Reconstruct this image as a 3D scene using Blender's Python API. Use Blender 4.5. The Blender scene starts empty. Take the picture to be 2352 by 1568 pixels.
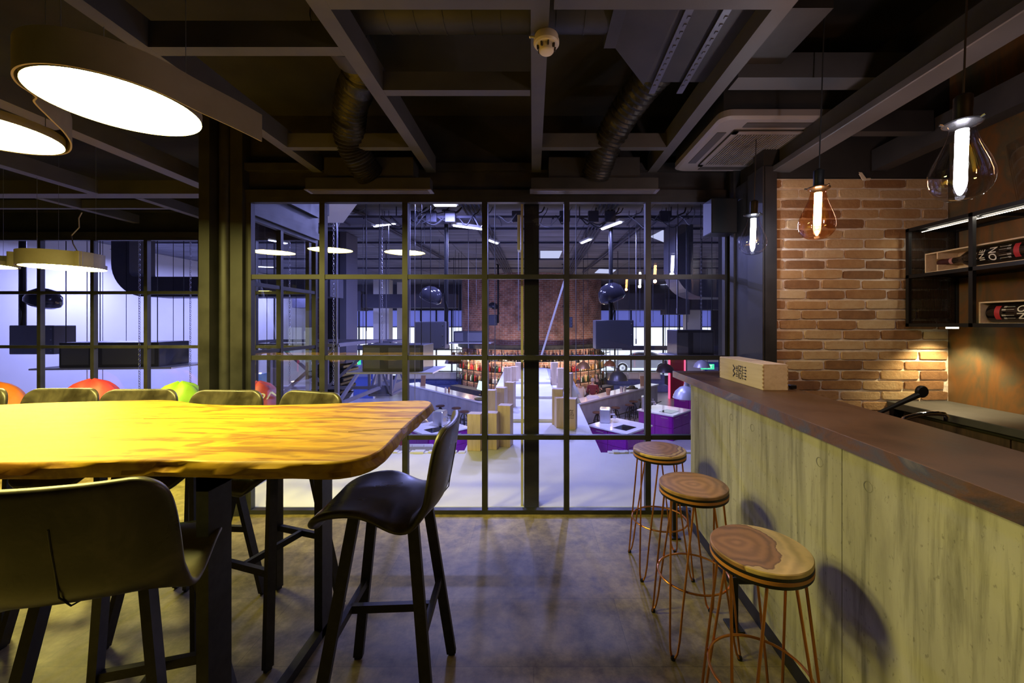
import bpy, bmesh, math, random
from mathutils import Vector, Matrix
R = math.radians
PI = math.pi
random.seed(7)
SC = bpy.context.scene
COL = SC.collection
EYE = 1.58
F = 915.0
CX, CY = 1226.0, 745.0
def P(px, py, Y):
    """world point on the sight line through a photo pixel, at depth Y"""
    return Vector(((px-CX)/F*Y, Y, EYE-(py-CY)/F*Y))
def onz(px, py, z):
    Y = (EYE-z)*F/(py-CY)
    return Vector(((px-CX)/F*Y, Y, z))

# ---------------------------------------------------------------- materials
def new_mat(name):
    m = bpy.data.materials.new(name); m.use_nodes = True
    nt = m.node_tree
    b = nt.nodes.get('Principled BSDF')
    return m, nt, b
def mat(name, col, rough=.5, metal=0, spec=None, emit=None, es=0, coat=0):
    m, nt, b = new_mat(name)
    b.inputs['Base Color'].default_value = (*col, 1)
    b.inputs['Roughness'].default_value = rough
    b.inputs['Metallic'].default_value = metal
    if spec is not None: b.inputs['Specular IOR Level'].default_value = spec
    if coat: b.inputs['Coat Weight'].default_value = coat
    if emit:
        b.inputs['Emission Color'].default_value = (*emit, 1)
        b.inputs['Emission Strength'].default_value = es
    return m
def nmat(name, stops, scale=5, stretch=(1, 1, 1), rough=.5, rough2=None, metal=0, detail=5, dist=0, bump=0, bscale=None,
         coord='Object', rot=(0, 0, 0), nrough=.55, spec=None, bdist=.01):
    """colour from a noise through a ramp; optional bump and roughness variation"""
    m, nt, b = new_mat(name)
    N = nt.nodes; L = nt.links
    tc = N.new('ShaderNodeTexCoord'); mp = N.new('ShaderNodeMapping')
    mp.inputs['Scale'].default_value = stretch
    mp.inputs['Rotation'].default_value = rot
    L.new(tc.outputs[coord], mp.inputs['Vector'])
    no = N.new('ShaderNodeTexNoise'); no.inputs['Scale'].default_value = scale
    no.inputs['Detail'].default_value = detail; no.inputs['Distortion'].default_value = dist
    no.inputs['Roughness'].default_value = nrough
    L.new(mp.outputs[0], no.inputs['Vector'])
    cr = N.new('ShaderNodeValToRGB')
    el = cr.color_ramp.elements
    el[0].position = stops[0][0]; el[0].color = (*stops[0][1], 1)
    el[1].position = stops[-1][0]; el[1].color = (*stops[-1][1], 1)
    for p, c in stops[1:-1]:
        e = el.new(p); e.color = (*c, 1)
    L.new(no.outputs['Fac'], cr.inputs['Fac'])
    L.new(cr.outputs['Color'], b.inputs['Base Color'])
    b.inputs['Roughness'].default_value = rough
    b.inputs['Metallic'].default_value = metal
    if spec is not None: b.inputs['Specular IOR Level'].default_value = spec
    if rough2 is not None:
        mr = N.new('ShaderNodeMapRange'); mr.inputs['To Min'].default_value = rough; mr.inputs['To Max'].default_value = rough2
        mr.inputs['From Min'].default_value = .3; mr.inputs['From Max'].default_value = .7
        L.new(no.outputs['Fac'], mr.inputs['Value']); L.new(mr.outputs[0], b.inputs['Roughness'])
    if bump:
        n2 = N.new('ShaderNodeTexNoise'); n2.inputs['Scale'].default_value = bscale or scale*4; n2.inputs['Detail'].default_value = 6
        L.new(mp.outputs[0], n2.inputs['Vector'])
        bp = N.new('ShaderNodeBump'); bp.inputs['Strength'].default_value = bump; bp.inputs['Distance'].default_value = bdist
        L.new(n2.outputs['Fac'], bp.inputs['Height']); L.new(bp.outputs[0], b.inputs['Normal'])
    m['_ramp'] = cr.name
    return m
def glass_mat(name, tint=(1, 1, 1), ior=1.5, dens=1.0, rough=0):
    """thin sheet: clear pass-through mixed with a mirror by Fresnel"""
    m = bpy.data.materials.new(name); m.use_nodes = True
    nt = m.node_tree; N = nt.nodes; L = nt.links; N.clear()
    out = N.new('ShaderNodeOutputMaterial'); tr = N.new('ShaderNodeBsdfTransparent'); gl = N.new('ShaderNodeBsdfGlossy')
    tr.inputs['Color'].default_value = (*tint, 1); gl.inputs['Roughness'].default_value = rough
    fr = N.new('ShaderNodeLayerWeight'); fr.inputs['Blend'].default_value = .5
    pw = N.new('ShaderNodeMath'); pw.operation = 'POWER'; pw.inputs[1].default_value = 5; L.new(fr.outputs['Facing'], pw.inputs[0])
    mu = N.new('ShaderNodeMath'); mu.operation = 'MULTIPLY_ADD'; mu.inputs[1].default_value = .65; mu.inputs[2].default_value = .04*dens; mu.use_clamp = True
    L.new(pw.outputs[0], mu.inputs[0])
    mx = N.new('ShaderNodeMixShader'); L.new(mu.outputs[0], mx.inputs[0]); L.new(tr.outputs[0], mx.inputs[1]); L.new(gl.outputs[0], mx.inputs[2])
    L.new(mx.outputs[0], out.inputs['Surface'])
    return m
def emis(name, col, s):
    m = bpy.data.materials.new(name); m.use_nodes = True
    nt = m.node_tree; N = nt.nodes; N.clear()
    out = N.new('ShaderNodeOutputMaterial'); e = N.new('ShaderNodeEmission')
    e.inputs[0].default_value = (*col, 1); e.inputs[1].default_value = s
    nt.links.new(e.outputs[0], out.inputs['Surface'])
    return m

# ---------------------------------------------------------------- mesh builder
class MB:
    def __init__(self): self.v = []; self.f = []; self.sm = []; self.M = Matrix.Identity(4)
    def add(self, vs, fs, smooth=False):
        o = len(self.v)
        self.v += [tuple(self.M @ Vector(v)) for v in vs]
        self.f += [tuple(i+o for i in f) for f in fs]
        self.sm += [smooth]*len(fs)
        return self
    def box(self, x0, x1, y0, y1, z0, z1, ch=0):
        if x0 > x1: x0, x1 = x1, x0
        if y0 > y1: y0, y1 = y1, y0
        if z0 > z1: z0, z1 = z1, z0
        if ch <= 0:
            vs = [(x, y, z) for z in (z0, z1) for y in (y0, y1) for x in (x0, x1)]
            return self.add(vs, [(0, 2, 3, 1), (4, 5, 7, 6), (0, 1, 5, 4), (2, 6, 7, 3), (0, 4, 6, 2), (1, 3, 7, 5)])
        ch = min(ch, (x1-x0)/2.1, (y1-y0)/2.1, (z1-z0)/2.1)
        c = (( x0+x1)/2, (y0+y1)/2, (z0+z1)/2); h = ((x1-x0)/2, (y1-y0)/2, (z1-z0)/2)
        vs = []; idx = {}
        for sx in (-1, 1):
            for sy in (-1, 1):
                for sz in (-1, 1):
                    for a in range(3):
                        s = (sx, sy, sz)
                        p = [c[k]+s[k]*(h[k]-(0 if k == a else ch)) for k in range(3)]
                        idx[(sx, sy, sz, a)] = len(vs); vs.append(tuple(p))
        fs = []
        for a in range(3):
            b, d = (a+1) % 3, (a+2) % 3
            for s in (-1, 1):
                q = []
                for (u, w) in ((-1, -1), (1, -1), (1, 1), (-1, 1)):
                    k = [0, 0, 0]; k[a] = s; k[b] = u; k[d] = w
                    q.append(idx[(*k, a)])
                fs.append(tuple(q if s > 0 else q[::-1]))
        for a in range(3):
            b, d = (a+1) % 3, (a+2) % 3
            for u in (-1, 1):
                for w in (-1, 1):
                    k0 = [0, 0, 0]; k1 = [0, 0, 0]
                    k0[a] = -1; k1[a] = 1; k0[b] = k1[b] = u; k0[d] = k1[d] = w
                    q = [idx[(*k0, b)], idx[(*k1, b)], idx[(*k1, d)], idx[(*k0, d)]]
                    fs.append(tuple(q if u*w < 0 else q[::-1]))
        for sx in (-1, 1):
            for sy in (-1, 1):
                for sz in (-1, 1):
                    q = [idx[(sx, sy, sz, 0)], idx[(sx, sy, sz, 1)], idx[(sx, sy, sz, 2)]]
                    fs.append(tuple(q if sx*sy*sz > 0 else q[::-1]))
        return self.add(vs, fs)
    def bar(self, a, b, w, h=None, up=(0, 0, 1), w2=None, h2=None):
        """rectangular bar from a to b, w across, h along 'up'"""
        a = Vector(a); b = Vector(b); h = h or w; w2 = w2 or w; h2 = h2 or h
        d = (b-a).normalized(); u = Vector(up)
        s = d.cross(u)
        if s.length < 1e-4: s = d.cross(Vector((1, 0, 0)))
        s.normalize(); u = s.cross(d).normalized()
        vs = []
        for p, ww, hh in ((a, w, h), (b, w2, h2)):
            for (i, j) in ((-1, -1), (1, -1), (1, 1), (-1, 1)):
                vs.append(p+s*i*ww/2+u*j*hh/2)
        return self.add(vs, [(0, 1, 2, 3), (7, 6, 5, 4), (0, 4, 5, 1), (1, 5, 6, 2), (2, 6, 7, 3), (3, 7, 4, 0)])
    def tube(self, pts, r, n=10, closed=False, caps=True, rads=None):
        pts = [Vector(p) for p in pts]; m = len(pts)
        rings = []; prev = None
        for i in range(m):
            if closed: d = pts[(i+1) % m]-pts[i-1]
            else: d = pts[min(i+1, m-1)]-pts[max(i-1, 0)]
            d.normalize()
            if prev is None:
                u = d.orthogonal().normalized()
            else:
                u = (prev-d*prev.dot(d))
                if u.length < 1e-5: u = d.orthogonal()
                u.normalize()
            prev = u; w = d.cross(u)
            rr = rads[i] if rads else r
            rings.append([pts[i]+(u*math.cos(2*PI*k/n)+w*math.sin(2*PI*k/n))*rr for k in range(n)])
        vs = [p for rg in rings for p in rg]; fs = []
        for i in range(m if closed else m-1):
            j = (i+1) % m
            for k in range(n):
                l = (k+1) % n
                fs.append((i*n+k, i*n+l, j*n+l, j*n+k))
        self.add(vs, fs, True)
        if caps and not closed:
            self.add(rings[0], [tuple(range(n))[::-1]]); self.add(rings[-1], [tuple(range(n))])
        return self
    def lathe(self, prof, n=24, c=(0, 0, 0), smooth=True, a0=0, a1=2*PI):
        """profile of (r, z) turned about z"""
        full = abs(a1-a0-2*PI) < 1e-6
        cols = n if full else n+1
        vs = []
        for (r, z) in prof:
            for k in range(cols):
                a = a0+(a1-a0)*k/n
                vs.append((c[0]+r*math.cos(a), c[1]+r*math.sin(a), c[2]+z))
        fs = []
        for i in range(len(prof)-1):
            for k in range(n):
                l = (k+1) % cols if full else k+1
                fs.append((i*cols+k, i*cols+l, (i+1)*cols+l, (i+1)*cols+k))
        return self.add(vs, fs, smooth)
    def cyl(self, c, r, z0, z1, n=20, r2=None):
        r2 = r if r2 is None else r2
        self.lathe([(r, z0), (r2, z1)], n, (c[0], c[1], 0))
        ring = lambda rr, z: [(c[0]+rr*math.cos(2*PI*k/n), c[1]+rr*math.sin(2*PI*k/n), z) for k in range(n)]
        self.add(ring(r, z0), [tuple(range(n))[::-1]]); self.add(ring(r2, z1), [tuple(range(n))])
        return self
    def prism(self, poly, z0, z1):
        n = len(poly)
        vs = [(p[0], p[1], z0) for p in poly]+[(p[0], p[1], z1) for p in poly]
        fs = [tuple(range(n))[::-1], tuple(range(n, 2*n))]+[(i, (i+1) % n, n+(i+1) % n, n+i) for i in range(n)]
        return self.add(vs, fs)
    def quad(self, a, b, c, d): return self.add([a, b, c, d], [(0, 1, 2, 3)])
    def mesh(self, name):
        me = bpy.data.meshes.new(name); me.from_pydata(self.v, [], self.f); me.validate(); 
        if len(me.polygons) == len(self.sm):
            me.polygons.foreach_set('use_smooth', self.sm)
        bm = bmesh.new(); bm.from_mesh(me)
        bmesh.ops.recalc_face_normals(bm, faces=bm.faces)
        for e in bm.edges:
            if len(e.link_faces) == 2 and e.calc_face_angle(0) > .62: e.smooth = False
        bm.to_mesh(me); bm.free()
        me.update(); return me
    def build(self, name, m, parent=None, loc=None, rz=0):
        o = bpy.data.objects.new(name, self.mesh(name)); COL.objects.link(o)
        if m: o.data.materials.append(m)
        if parent: o.parent = parent
        if loc: o.location = loc
        if rz: o.rotation_euler = (0, 0, rz)
        return o
def tag(o, label=None, cat=None, group=None, kind=None):
    if label: o['label'] = label
    if cat: o['category'] = cat
    if group: o['group'] = group
    if kind: o['kind'] = kind
    return o
def thing(name, label, cat, loc=(0, 0, 0), rz=0, group=None):
    o = bpy.data.objects.new(name, None); COL.objects.link(o); o.empty_display_size = .1
    o.location = loc; o.rotation_euler = (0, 0, rz)
    return tag(o, label, cat, group)
def struct(o): o['kind'] = 'structure'; return o
def dup(root, loc, rz=None, label=None, group=None):
    def cp(o, par):
        c = o.copy(); COL.objects.link(c); c.parent = par
        for ch in [x for x in kids.get(o.name, [])]: cp(ch, c)
        return c
    kids = {}
    for x in list(COL.objects):
        if x.parent: kids.setdefault(x.parent.name, []).append(x)
    c = cp(root, None); c.location = loc
    if rz is not None: c.rotation_euler = (root.rotation_euler[0], root.rotation_euler[1], rz)
    if label: c['label'] = label
    if group: c['group'] = group
    return c
_txt = {}
def text_mb(mb, s, size, M, ext=.0008, align='CENTER', bold=0):
    """letters of the built-in font as solid mesh, placed by matrix M (x right, y up of the lettering)"""
    key = (s, align, ext, bold)
    if key not in _txt:
        cu = bpy.data.curves.new('t', 'FONT'); cu.body = s; cu.size = 1; cu.align_x = align; cu.align_y = 'CENTER'
        cu.extrude = 0; cu.resolution_u = 3; cu.offset = bold
        ob = bpy.data.objects.new('t', cu)
        me = bpy.data.meshes.new_from_object(ob)
        _txt[key] = ([tuple(v.co) for v in me.vertices], [tuple(p.vertices) for p in me.polygons])
        bpy.data.objects.remove(ob); bpy.data.curves.remove(cu); bpy.data.meshes.remove(me)
    vs, fs = _txt[key]
    M0 = mb.M; mb.M = M0 @ M
    mb.add([(v[0]*size, v[1]*size, ext) for v in vs], fs)
    mb.M = M0
def frame(origin, right, up):
    r = Vector(right).normalized(); u = Vector(up).normalized(); n = r.cross(u)
    M = Matrix.Identity(4)
    for i in range(3): M[i][0] = r[i]; M[i][1] = u[i]; M[i][2] = n[i]; M[i][3] = origin[i]
    return M
def wine_logo(mb, M, H):
    """the crate / bottle emblem: W over INE over a bar, ON, bar and five utensils; H = height of the whole"""
    M0 = mb.M
    text_mb(mb, 'W', H*.38, M @ Matrix.Translation((0, H*.41, 0)) @ Matrix.Diagonal((1.45, .72, 1, 1)), bold=.02)
    text_mb(mb, 'INE', H*.29, M @ Matrix.Translation((0, H*.185, 0)) @ Matrix.Diagonal((1.2, .70, 1, 1)), bold=.012)
    text_mb(mb, 'ON', H*.34, M @ Matrix.Translation((0, -H*.095, 0)) @ Matrix.Diagonal((1.2, .80, 1, 1)), bold=.012)
    mb.M = M0 @ M
    w = H*.31
    mb.box(-w, w, H*.045, H*.075, 0, .0009)
    mb.box(-w, w, -H*.25, -H*.225, 0, .0009)
    for i in range(5):
        x = -w*.85+i*w*.425
        mb.box(x-H*.012, x+H*.012, -H*.48, -H*.25, 0, .0009)
        mb.box(x-H*.035, x+H*.035, -H*.52-(.03*H if i % 2 else 0), -H*.45, 0, .0009)
    mb.M = M0

# ---------------------------------------------------------------- shared materials
M = {}
M['steel'] = nmat('dark_steel', [(.3, (.024, .024, .026)), (.7, (.042, .041, .044))], 6, rough=.42, rough2=.55, metal=.3)
M['beam'] = nmat('beam_paint', [(.3, (.07, .069, .074)), (.7, (.10, .098, .104))], 5, rough=.5, rough2=.62, metal=.1)
M['black'] = mat('black_metal', (.012, .012, .013), .42, .3)
M['blackmatte'] = nmat('black_plaster', [(.3, (.012, .012, .013)), (.7, (.026, .025, .026))], 3, rough=.9)
M['duct'] = nmat('duct_black', [(.3, (.03, .03, .032)), (.7, (.06, .058, .056))], 3, rough=.55, metal=.3, bump=.1)
M['flex'] = nmat('flex_duct_foil', [(.3, (.018, .017, .015)), (.7, (.045, .042, .038))], 9, rough=.28, rough2=.5, metal=.5, bump=.5, bscale=40)
M['leather'] = nmat('leather', [(.32, (.018, .015, .011)), (.5, (.035, .030, .022)), (.68, (.08, .068, .045))], 7, rough=.24, rough2=.46, dist=.8, bump=.12, bscale=90, bdist=.002)
M['chair_metal'] = nmat('chair_steel', [(.3, (.02, .02, .021)), (.7, (.035, .034, .034))], 30, rough=.5, metal=.4)
M['glass'] = glass_mat('window_glass', (.97, .98, .98), 1.5, 1.9)
M['white'] = mat('white_plastic', (.75, .74, .7), .4)
M['copper'] = mat('copper_rod', (.55, .22, .07), .3, .9)
M['lamp_body'] = nmat('lamp_band', [(.3, (.22, .19, .15)), (.7, (.32, .28, .22))], 4, rough=.55)
M['lamp_glow'] = emis('lamp_glow', (1, .86, .22), 112)
M['crate'] = nmat('crate_pine', [(.3, (.56, .42, .27)), (.5, (.66, .51, .34)), (.75, (.72, .58, .4))], 3, (9, 9, .8), rough=.55, dist=.6, bump=.04)
M['crate_long'] = nmat('crate_pine_long', [(.3, (.60, .46, .29)), (.5, (.68, .54, .36)), (.75, (.74, .6, .42))], 3, (9, .8, 12), rough=.55, dist=.6, bump=.04)
M['ink'] = mat('black_ink', (.02, .015, .02), .6)
M['wire'] = mat('steel_wire', (.45, .45, .5), .35, .8)
M['darkwire'] = mat('dark_cable', (.03, .03, .035), .6)

# ---------------------------------------------------------------- camera
cam = bpy.data.cameras.new('camera'); co = bpy.data.objects.new('camera', cam); COL.objects.link(co)
co.location = (0, 0, EYE); co.rotation_euler = (R(90), 0, 0)
cam.sensor_width = 36; cam.lens = 36*F/2352
cam.shift_x = -(CX-1176)/2352; cam.shift_y = -(784-CY)/2352
cam.clip_start = .05; cam.clip_end = 200
SC.camera = co
SC.view_settings.view_transform = 'Standard'; SC.view_settings.look = 'None'
SC.view_settings.gamma = 1; SC.view_settings.use_curve_mapping = False
SC.view_settings.exposure = 0.0
# ================================================================ the room
def floor_mat():
    m, nt, b = new_mat('floor_stone_vinyl'); N = nt.nodes; L = nt.links
    tc = N.new('ShaderNodeTexCoord')
    def noise(s, d=6, r=.6, dist=0):
        n = N.new('ShaderNodeTexNoise'); n.inputs['Scale'].default_value = s; n.inputs['Detail'].default_value = d
        n.inputs['Roughness'].default_value = r; n.inputs['Distortion'].default_value = dist
        L.new(tc.outputs['Object'], n.inputs['Vector']); return n
    n1 = noise(2.2, 8, .68, .6); n2 = noise(14, 8, .7)
    cr = N.new('ShaderNodeValToRGB'); e = cr.color_ramp.elements
    e[0].position = .38; e[0].color = (.095, .073, .032, 1); e[1].position = .64; e[1].color = (.43, .35, .165, 1)
    a = e.new(.5); a.color = (.235, .188, .085, 1)
    mx = N.new('ShaderNodeMath'); mx.operation = 'MULTIPLY_ADD'; mx.inputs[1].default_value = .55
    m2 = N.new('ShaderNodeMath'); m2.operation = 'MULTIPLY'; m2.inputs[1].default_value = .45
    L.new(n2.outputs['Fac'], m2.inputs[0]); L.new(n1.outputs['Fac'], mx.inputs[0]); L.new(m2.outputs[0], mx.inputs[2])
    # tiles, each a touch lighter or darker, fine seams
    mp = N.new('ShaderNodeMapping'); mp.inputs['Rotation'].default_value = (0, 0, R(0)); L.new(tc.outputs['Object'], mp.inputs[0])
    br = N.new('ShaderNodeTexBrick'); br.inputs['Scale'].default_value = 1
    br.inputs['Brick Width'].default_value = .92; br.inputs['Row Height'].default_value = .46; br.inputs['Mortar Size'].default_value = .0015
    br.inputs['Color1'].default_value = (1, 1, 1, 1); br.inputs['Color2'].default_value = (.78, .78, .8, 1); br.inputs['Mortar'].default_value = (.5, .5, .5, 1)
    L.new(mp.outputs[0], br.inputs['Vector'])
    L.new(mx.outputs[0], cr.inputs['Fac'])
    mm = N.new('ShaderNodeMix'); mm.data_type = 'RGBA'; mm.blend_type = 'MULTIPLY'; mm.inputs[0].default_value = 1
    L.new(cr.outputs[0], mm.inputs[6]); L.new(br.outputs['Color'], mm.inputs[7]); L.new(mm.outputs[2], b.inputs['Base Color'])
    b.inputs['Roughness'].default_value = .5
    bp = N.new('ShaderNodeBump'); bp.inputs['Strength'].default_value = .2; bp.inputs['Distance'].default_value = .004
    L.new(n2.outputs['Fac'], bp.inputs['Height']); L.new(bp.outputs[0], b.inputs['Normal'])
    return m
WY = 3.34       # window wall of the right part
LY = 5.02       # window wall of the left bay
SX = -2.78      # glazed side wall between the two
fm = MB()
fm.prism([(-9, -3), (3.0, -3), (3.0, WY), (SX, WY), (SX, LY), (-9, LY)], -.12, 0)
struct(fm.build('floor', floor_mat()))
cm = MB(); cm.prism([(-9, -3), (3.0, -3), (3.0, WY+.12), (SX+.1, WY+.12), (SX+.1, LY+.12), (-9, LY+.12)], 3.35, 3.5)
struct(cm.build('ceiling', M['blackmatte']))
struct(MB().box(-9, 3, -3.15, -3, 0, 3.35).build('wall_back', M['blackmatte']))
struct(MB().box(-9.15, -9, -3, LY, 0, 3.35).build('wall_left', M['blackmatte']))
M['rust'] = nmat('rust_patina', [(.30, (.045, .05, .04)), (.42, (.10, .085, .045)), (.52, (.22, .10, .03)), (.62, (.12, .10, .055)), (.74, (.30, .15, .04))],
                 3.2, (1, 1, .35), rough=.4, rough2=.6, metal=.25, dist=1.1, bump=.08, bscale=25)
struct(MB().box(2.86, 3.0, -3, 2.76, 0, 3.35).build('wall_right', M['rust']))

# brick wall: every brick of its own outline, on a lime mortar bed
BY = 2.75
def brick_mat(name, ramp, nscale=16, attr=True):
    m, nt, b = new_mat(name); N = nt.nodes; L = nt.links
    at = N.new('ShaderNodeAttribute'); at.attribute_name = 'tone'
    tc = N.new('ShaderNodeTexCoord')
    no = N.new('ShaderNodeTexNoise'); no.inputs['Scale'].default_value = nscale; no.inputs['Detail'].default_value = 8; no.inputs['Roughness'].default_value = .7
    L.new(tc.outputs['Object'], no.inputs['Vector'])
    ma = N.new('ShaderNodeMath'); ma.operation = 'MULTIPLY_ADD'; ma.inputs[1].default_value = .45
    L.new(no.outputs['Fac'], ma.inputs[0]); 
    mb_ = N.new('ShaderNodeMath'); mb_.operation = 'MULTIPLY'; mb_.inputs[1].default_value = .6
    L.new(at.outputs['Fac'], mb_.inputs[0]); L.new(mb_.outputs[0], ma.inputs[2])
    cr = N.new('ShaderNodeValToRGB'); e = cr.color_ramp.elements
    e[0].position = ramp[0][0]; e[0].color = (*ramp[0][1], 1); e[1].position = ramp[-1][0]; e[1].color = (*ramp[-1][1], 1)
    for p, c in ramp[1:-1]:
        x = e.new(p); x.color = (*c, 1)
    L.new(ma.outputs[0], cr.inputs[0]); L.new(cr.outputs[0], b.inputs['Base Color'])
    b.inputs['Roughness'].default_value = .88
    n2 = N.new('ShaderNodeTexNoise'); n2.inputs['Scale'].default_value = 60; n2.inputs['Detail'].default_value = 8; L.new(tc.outputs['Object'], n2.inputs['Vector'])
    bp = N.new('ShaderNodeBump'); bp.inputs['Strength'].default_value = .55; bp.inputs['Distance'].default_value = .006
    L.new(n2.outputs['Fac'], bp.inputs['Height']); L.new(bp.outputs[0], b.inputs['Normal'])
    return m
bricks = MB(); tones = []
pitch, row = .2765, .0694
x0w, x1w = 1.58, 2.855
nrow = 27
for r in range(nrow):
    zb = 2.585-(r+1)*row
    off = (0 if r % 2 else pitch/2)+random.uniform(-.02, .02)
    x = x0w-off
    while x < x1w-.01:
        L_ = pitch*random.uniform(.93, 1.06)
        a, b_ = max(x, x0w), min(x+L_, x1w)
        x += L_
        if b_-a < .04: continue
        g = random.choice((.005, .0065, .009))
        a += g; b_ -= g
        hh = row-.0125+random.uniform(-.004, .004)
        z0 = zb+.005+random.uniform(-.002, .002)
        # irregular outline
        n = 26; out = []; cxx, czz = (a+b_)/2, z0+hh/2
        for k in range(n):
            t = 2*PI*k/n
            c, s = math.cos(t), math.sin(t)
            pw = .22
            xx = cxx+(b_-a)/2*math.copysign(abs(c)**pw, c)+random.uniform(-.004, .003)
            zz = czz+hh/2*math.copysign(abs(s)**pw, s)+random.uniform(-.0018, .0018)
            out.append((max(xx, x0w+.001), zz))
        d = random.uniform(.007, .013)
        rings = [(1, 0), (1, d*.6), (.985, d*.85), (.95, d)]
        vs = []
        for s, dd in rings:
            for (xx, zz) in out:
                sx = 1-(1-s)*.35; 
                vs.append((cxx+(xx-cxx)*sx, BY-dd, czz+(zz-czz)*s))
        fs = []
        for i in range(3):
            for k in range(n):
                fs.append((i*n+k, i*n+(k+1) % n, (i+1)*n+(k+1) % n, (i+1)*n+k))
        fs.append(tuple(3*n+k for k in range(n)))
        bricks.add(vs, fs, False)
        tones += [random.random()]*len(vs)
bo = bricks.build('bricks', brick_mat('old_brick', [(.15, (.19, .095, .04)), (.36, (.32, .165, .065)), (.56, (.45, .27, .115)), (.85, (.58, .44, .25))]))
at = bo.data.attributes.new('tone', 'FLOAT', 'POINT'); at.data.foreach_set('value', tones)
wf = struct(MB().box(1.58, 2.86, BY, BY+.12, 0, 2.585).build('wall_front', nmat('lime_mortar', [(.3, (.62, .56, .46)), (.7, (.82, .76, .66))], 14, rough=.95, bump=.7, bscale=35)))
bo.parent = wf
struct(MB().box(1.58, 3.0, BY-.01, BY+.12, 2.59, 3.35).build('wall_front_top', M['blackmatte'])).name = 'trim_9'
struct(MB().box(1.64, 3.0, BY+.12, WY+.2, 0, 3.35).build('wall_right_end', M['blackmatte'])).name = 'trim_10'

# ---------------------------------------------------------------- windows
def window(name, xs, zs, y, glass_tilt, axis='x', bw=.045, dep=.05):
    """grid of steel bars with one sheet of glass per cell"""
    m = MB()
    def bx(a, b, z0, z1, d=dep):
        if axis == 'x': m.box(a, b, y-d/2, y+d/2, z0, z1)
        else: m.box(y-d/2, y+d/2, a, b, z0, z1)
    for x in xs: bx(x-bw/2, x+bw/2, zs[0], zs[-1], dep)
    for z in zs[1:-1]: bx(xs[0], xs[-1], z-bw*.42, z+bw*.42, dep*.8)
    bx(xs[0]-bw/2, xs[-1]+bw/2, zs[-1]-bw/2, zs[-1]+bw/2, dep*1.1)
    bx(xs[0]-bw/2, xs[-1]+bw/2, zs[0], zs[0]+bw*.8, dep*1.1)
    w = struct(m.build(name, M['steel']))
    g = MB()
    for i in range(len(xs)-1):
        for j in range(len(zs)-1):
            a, b_ = xs[i]+bw*.3, xs[i+1]-bw*.3; z0, z1 = zs[j]+bw*.3, zs[j+1]-bw*.3
            d = math.tan(glass_tilt)*(z1-z0)/2
            if axis == 'x': g.quad((a, y+d, z0), (b_, y+d, z0), (b_, y-d, z1), (a, y-d, z1))
            else: g.quad((y, a, z0), (y, b_, z0), (y, b_, z1), (y, a, z1))
    go = g.build('glass', M['glass'], w); 
    return w
WX = [-2.376, -1.763, -1.073, -.409, .274, .953, 1.613]
WZ = [0, .638, 1.303, 1.978, 2.62]
window('window_1', WX, WZ, WY, R(.75))
LX = [-9+.02]+[-8.33+.67*i for i in range(9)]
LX = [x for x in LX if x < SX-.12]+[SX-.02]
window('window_2', [-8.90, -8.22, -7.55, -6.88, -6.21, -5.54-.68*.0, -4.87+.0]+[-4.19, -3.51, SX-.06], [0, .62, 1.30, 1.98, 2.66], LY, R(.3))
window('window_3', [WY+.09, 4.33, LY], [0, .638, 1.303, 1.978, 2.62], SX+.02, 0, axis='y')
# header beams above the glass and the infill above them
h = MB(); h.box(-2.42, 1.66, WY-.03, WY+.16, 2.64, 2.70); h.box(-2.42, 1.66, WY+.02, WY+.12, 2.70, 2.86); h.box(-2.42, 1.66, WY-.04, WY+.16, 2.86, 2.92)
h.box(-2.42, 1.66, WY+.04, WY+.12, 2.92, 3.35)
struct(h.build('trim_1', M['steel']))
h = MB(); h.box(-9, SX, LY-.03, LY+.14, 2.68, 2.74); h.box(-9, SX, LY+.03, LY+.12, 2.74, 3.0); h.box(-9, SX, LY-.04, LY+.14, 3.0, 3.35)
struct(h.build('trim_2', M['steel']))
h = MB(); h.box(SX-.06, SX+.08, WY+.1, LY, 2.64, 2.72); h.box(SX-.01, SX+.03, WY+.1, LY, 2.72, 2.92); h.box(SX-.06, SX+.08, WY+.1, LY, 2.92, 3.35)
struct(h.build('trim_3', M['steel']))
# steel columns: left corner (I-section), right corner
def hcol(name, x0, x1, y0, y1, z1=3.35, web=.02):
    m = MB(); m.box(x0, x0+web, y0, y1, 0, z1); m.box(x1-web, x1, y0, y1, 0, z1); m.box(x0, x1, (y0+y1)/2-web/2, (y0+y1)/2+web/2, 0, z1)
    return struct(m.build(name, M['steel']))
hc = MB(); hc.box(-2.70, -2.615, WY-.13, WY+.09, 0, 3.35); hc.box(-2.615, -2.50, WY-.01, WY+.03, 0, 3.35); hc.box(-2.50, -2.40, WY-.06, WY+.09, 0, 3.35)
hc.tube([(-2.56, WY-.03, 0), (-2.56, WY-.03, 3.3)], .045, 14)
struct(hc.build('trim_4', M['steel']))
hc = MB(); hc.box(1.575, 1.66, BY-.03, BY+.03, 0, 2.66); hc.box(1.60, 1.64, BY+.13, 3.18, 0, 2.66); hc.box(1.562, 1.579, BY-.03, BY+.16, 0, 2.66); hc.box(1.585, 1.72, 3.16, 3.22, 0, 2.9); hc.box(1.62, 1.66, 3.22, WY+.05, 0, 2.9)
struct(hc.build('trim_5', M['steel']))
# post standing on the white slab just outside the glass
m = MB(); m.box(-.085, .045, 3.45, 3.58, -.05, 3.6, .004)
po = tag(m.build('column', M['black']), 'black square steel post standing on the white slab just outside the window', 'column')
m = MB(); m.box(-.112, -.092, 3.47, 3.50, 0, 3.5)
tag(m.build('post_trim', mat('pale_strip', (.55, .5, .3), .6)), 'thin pale strip running up the left side of the black post outside the glass', 'strip')

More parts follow.
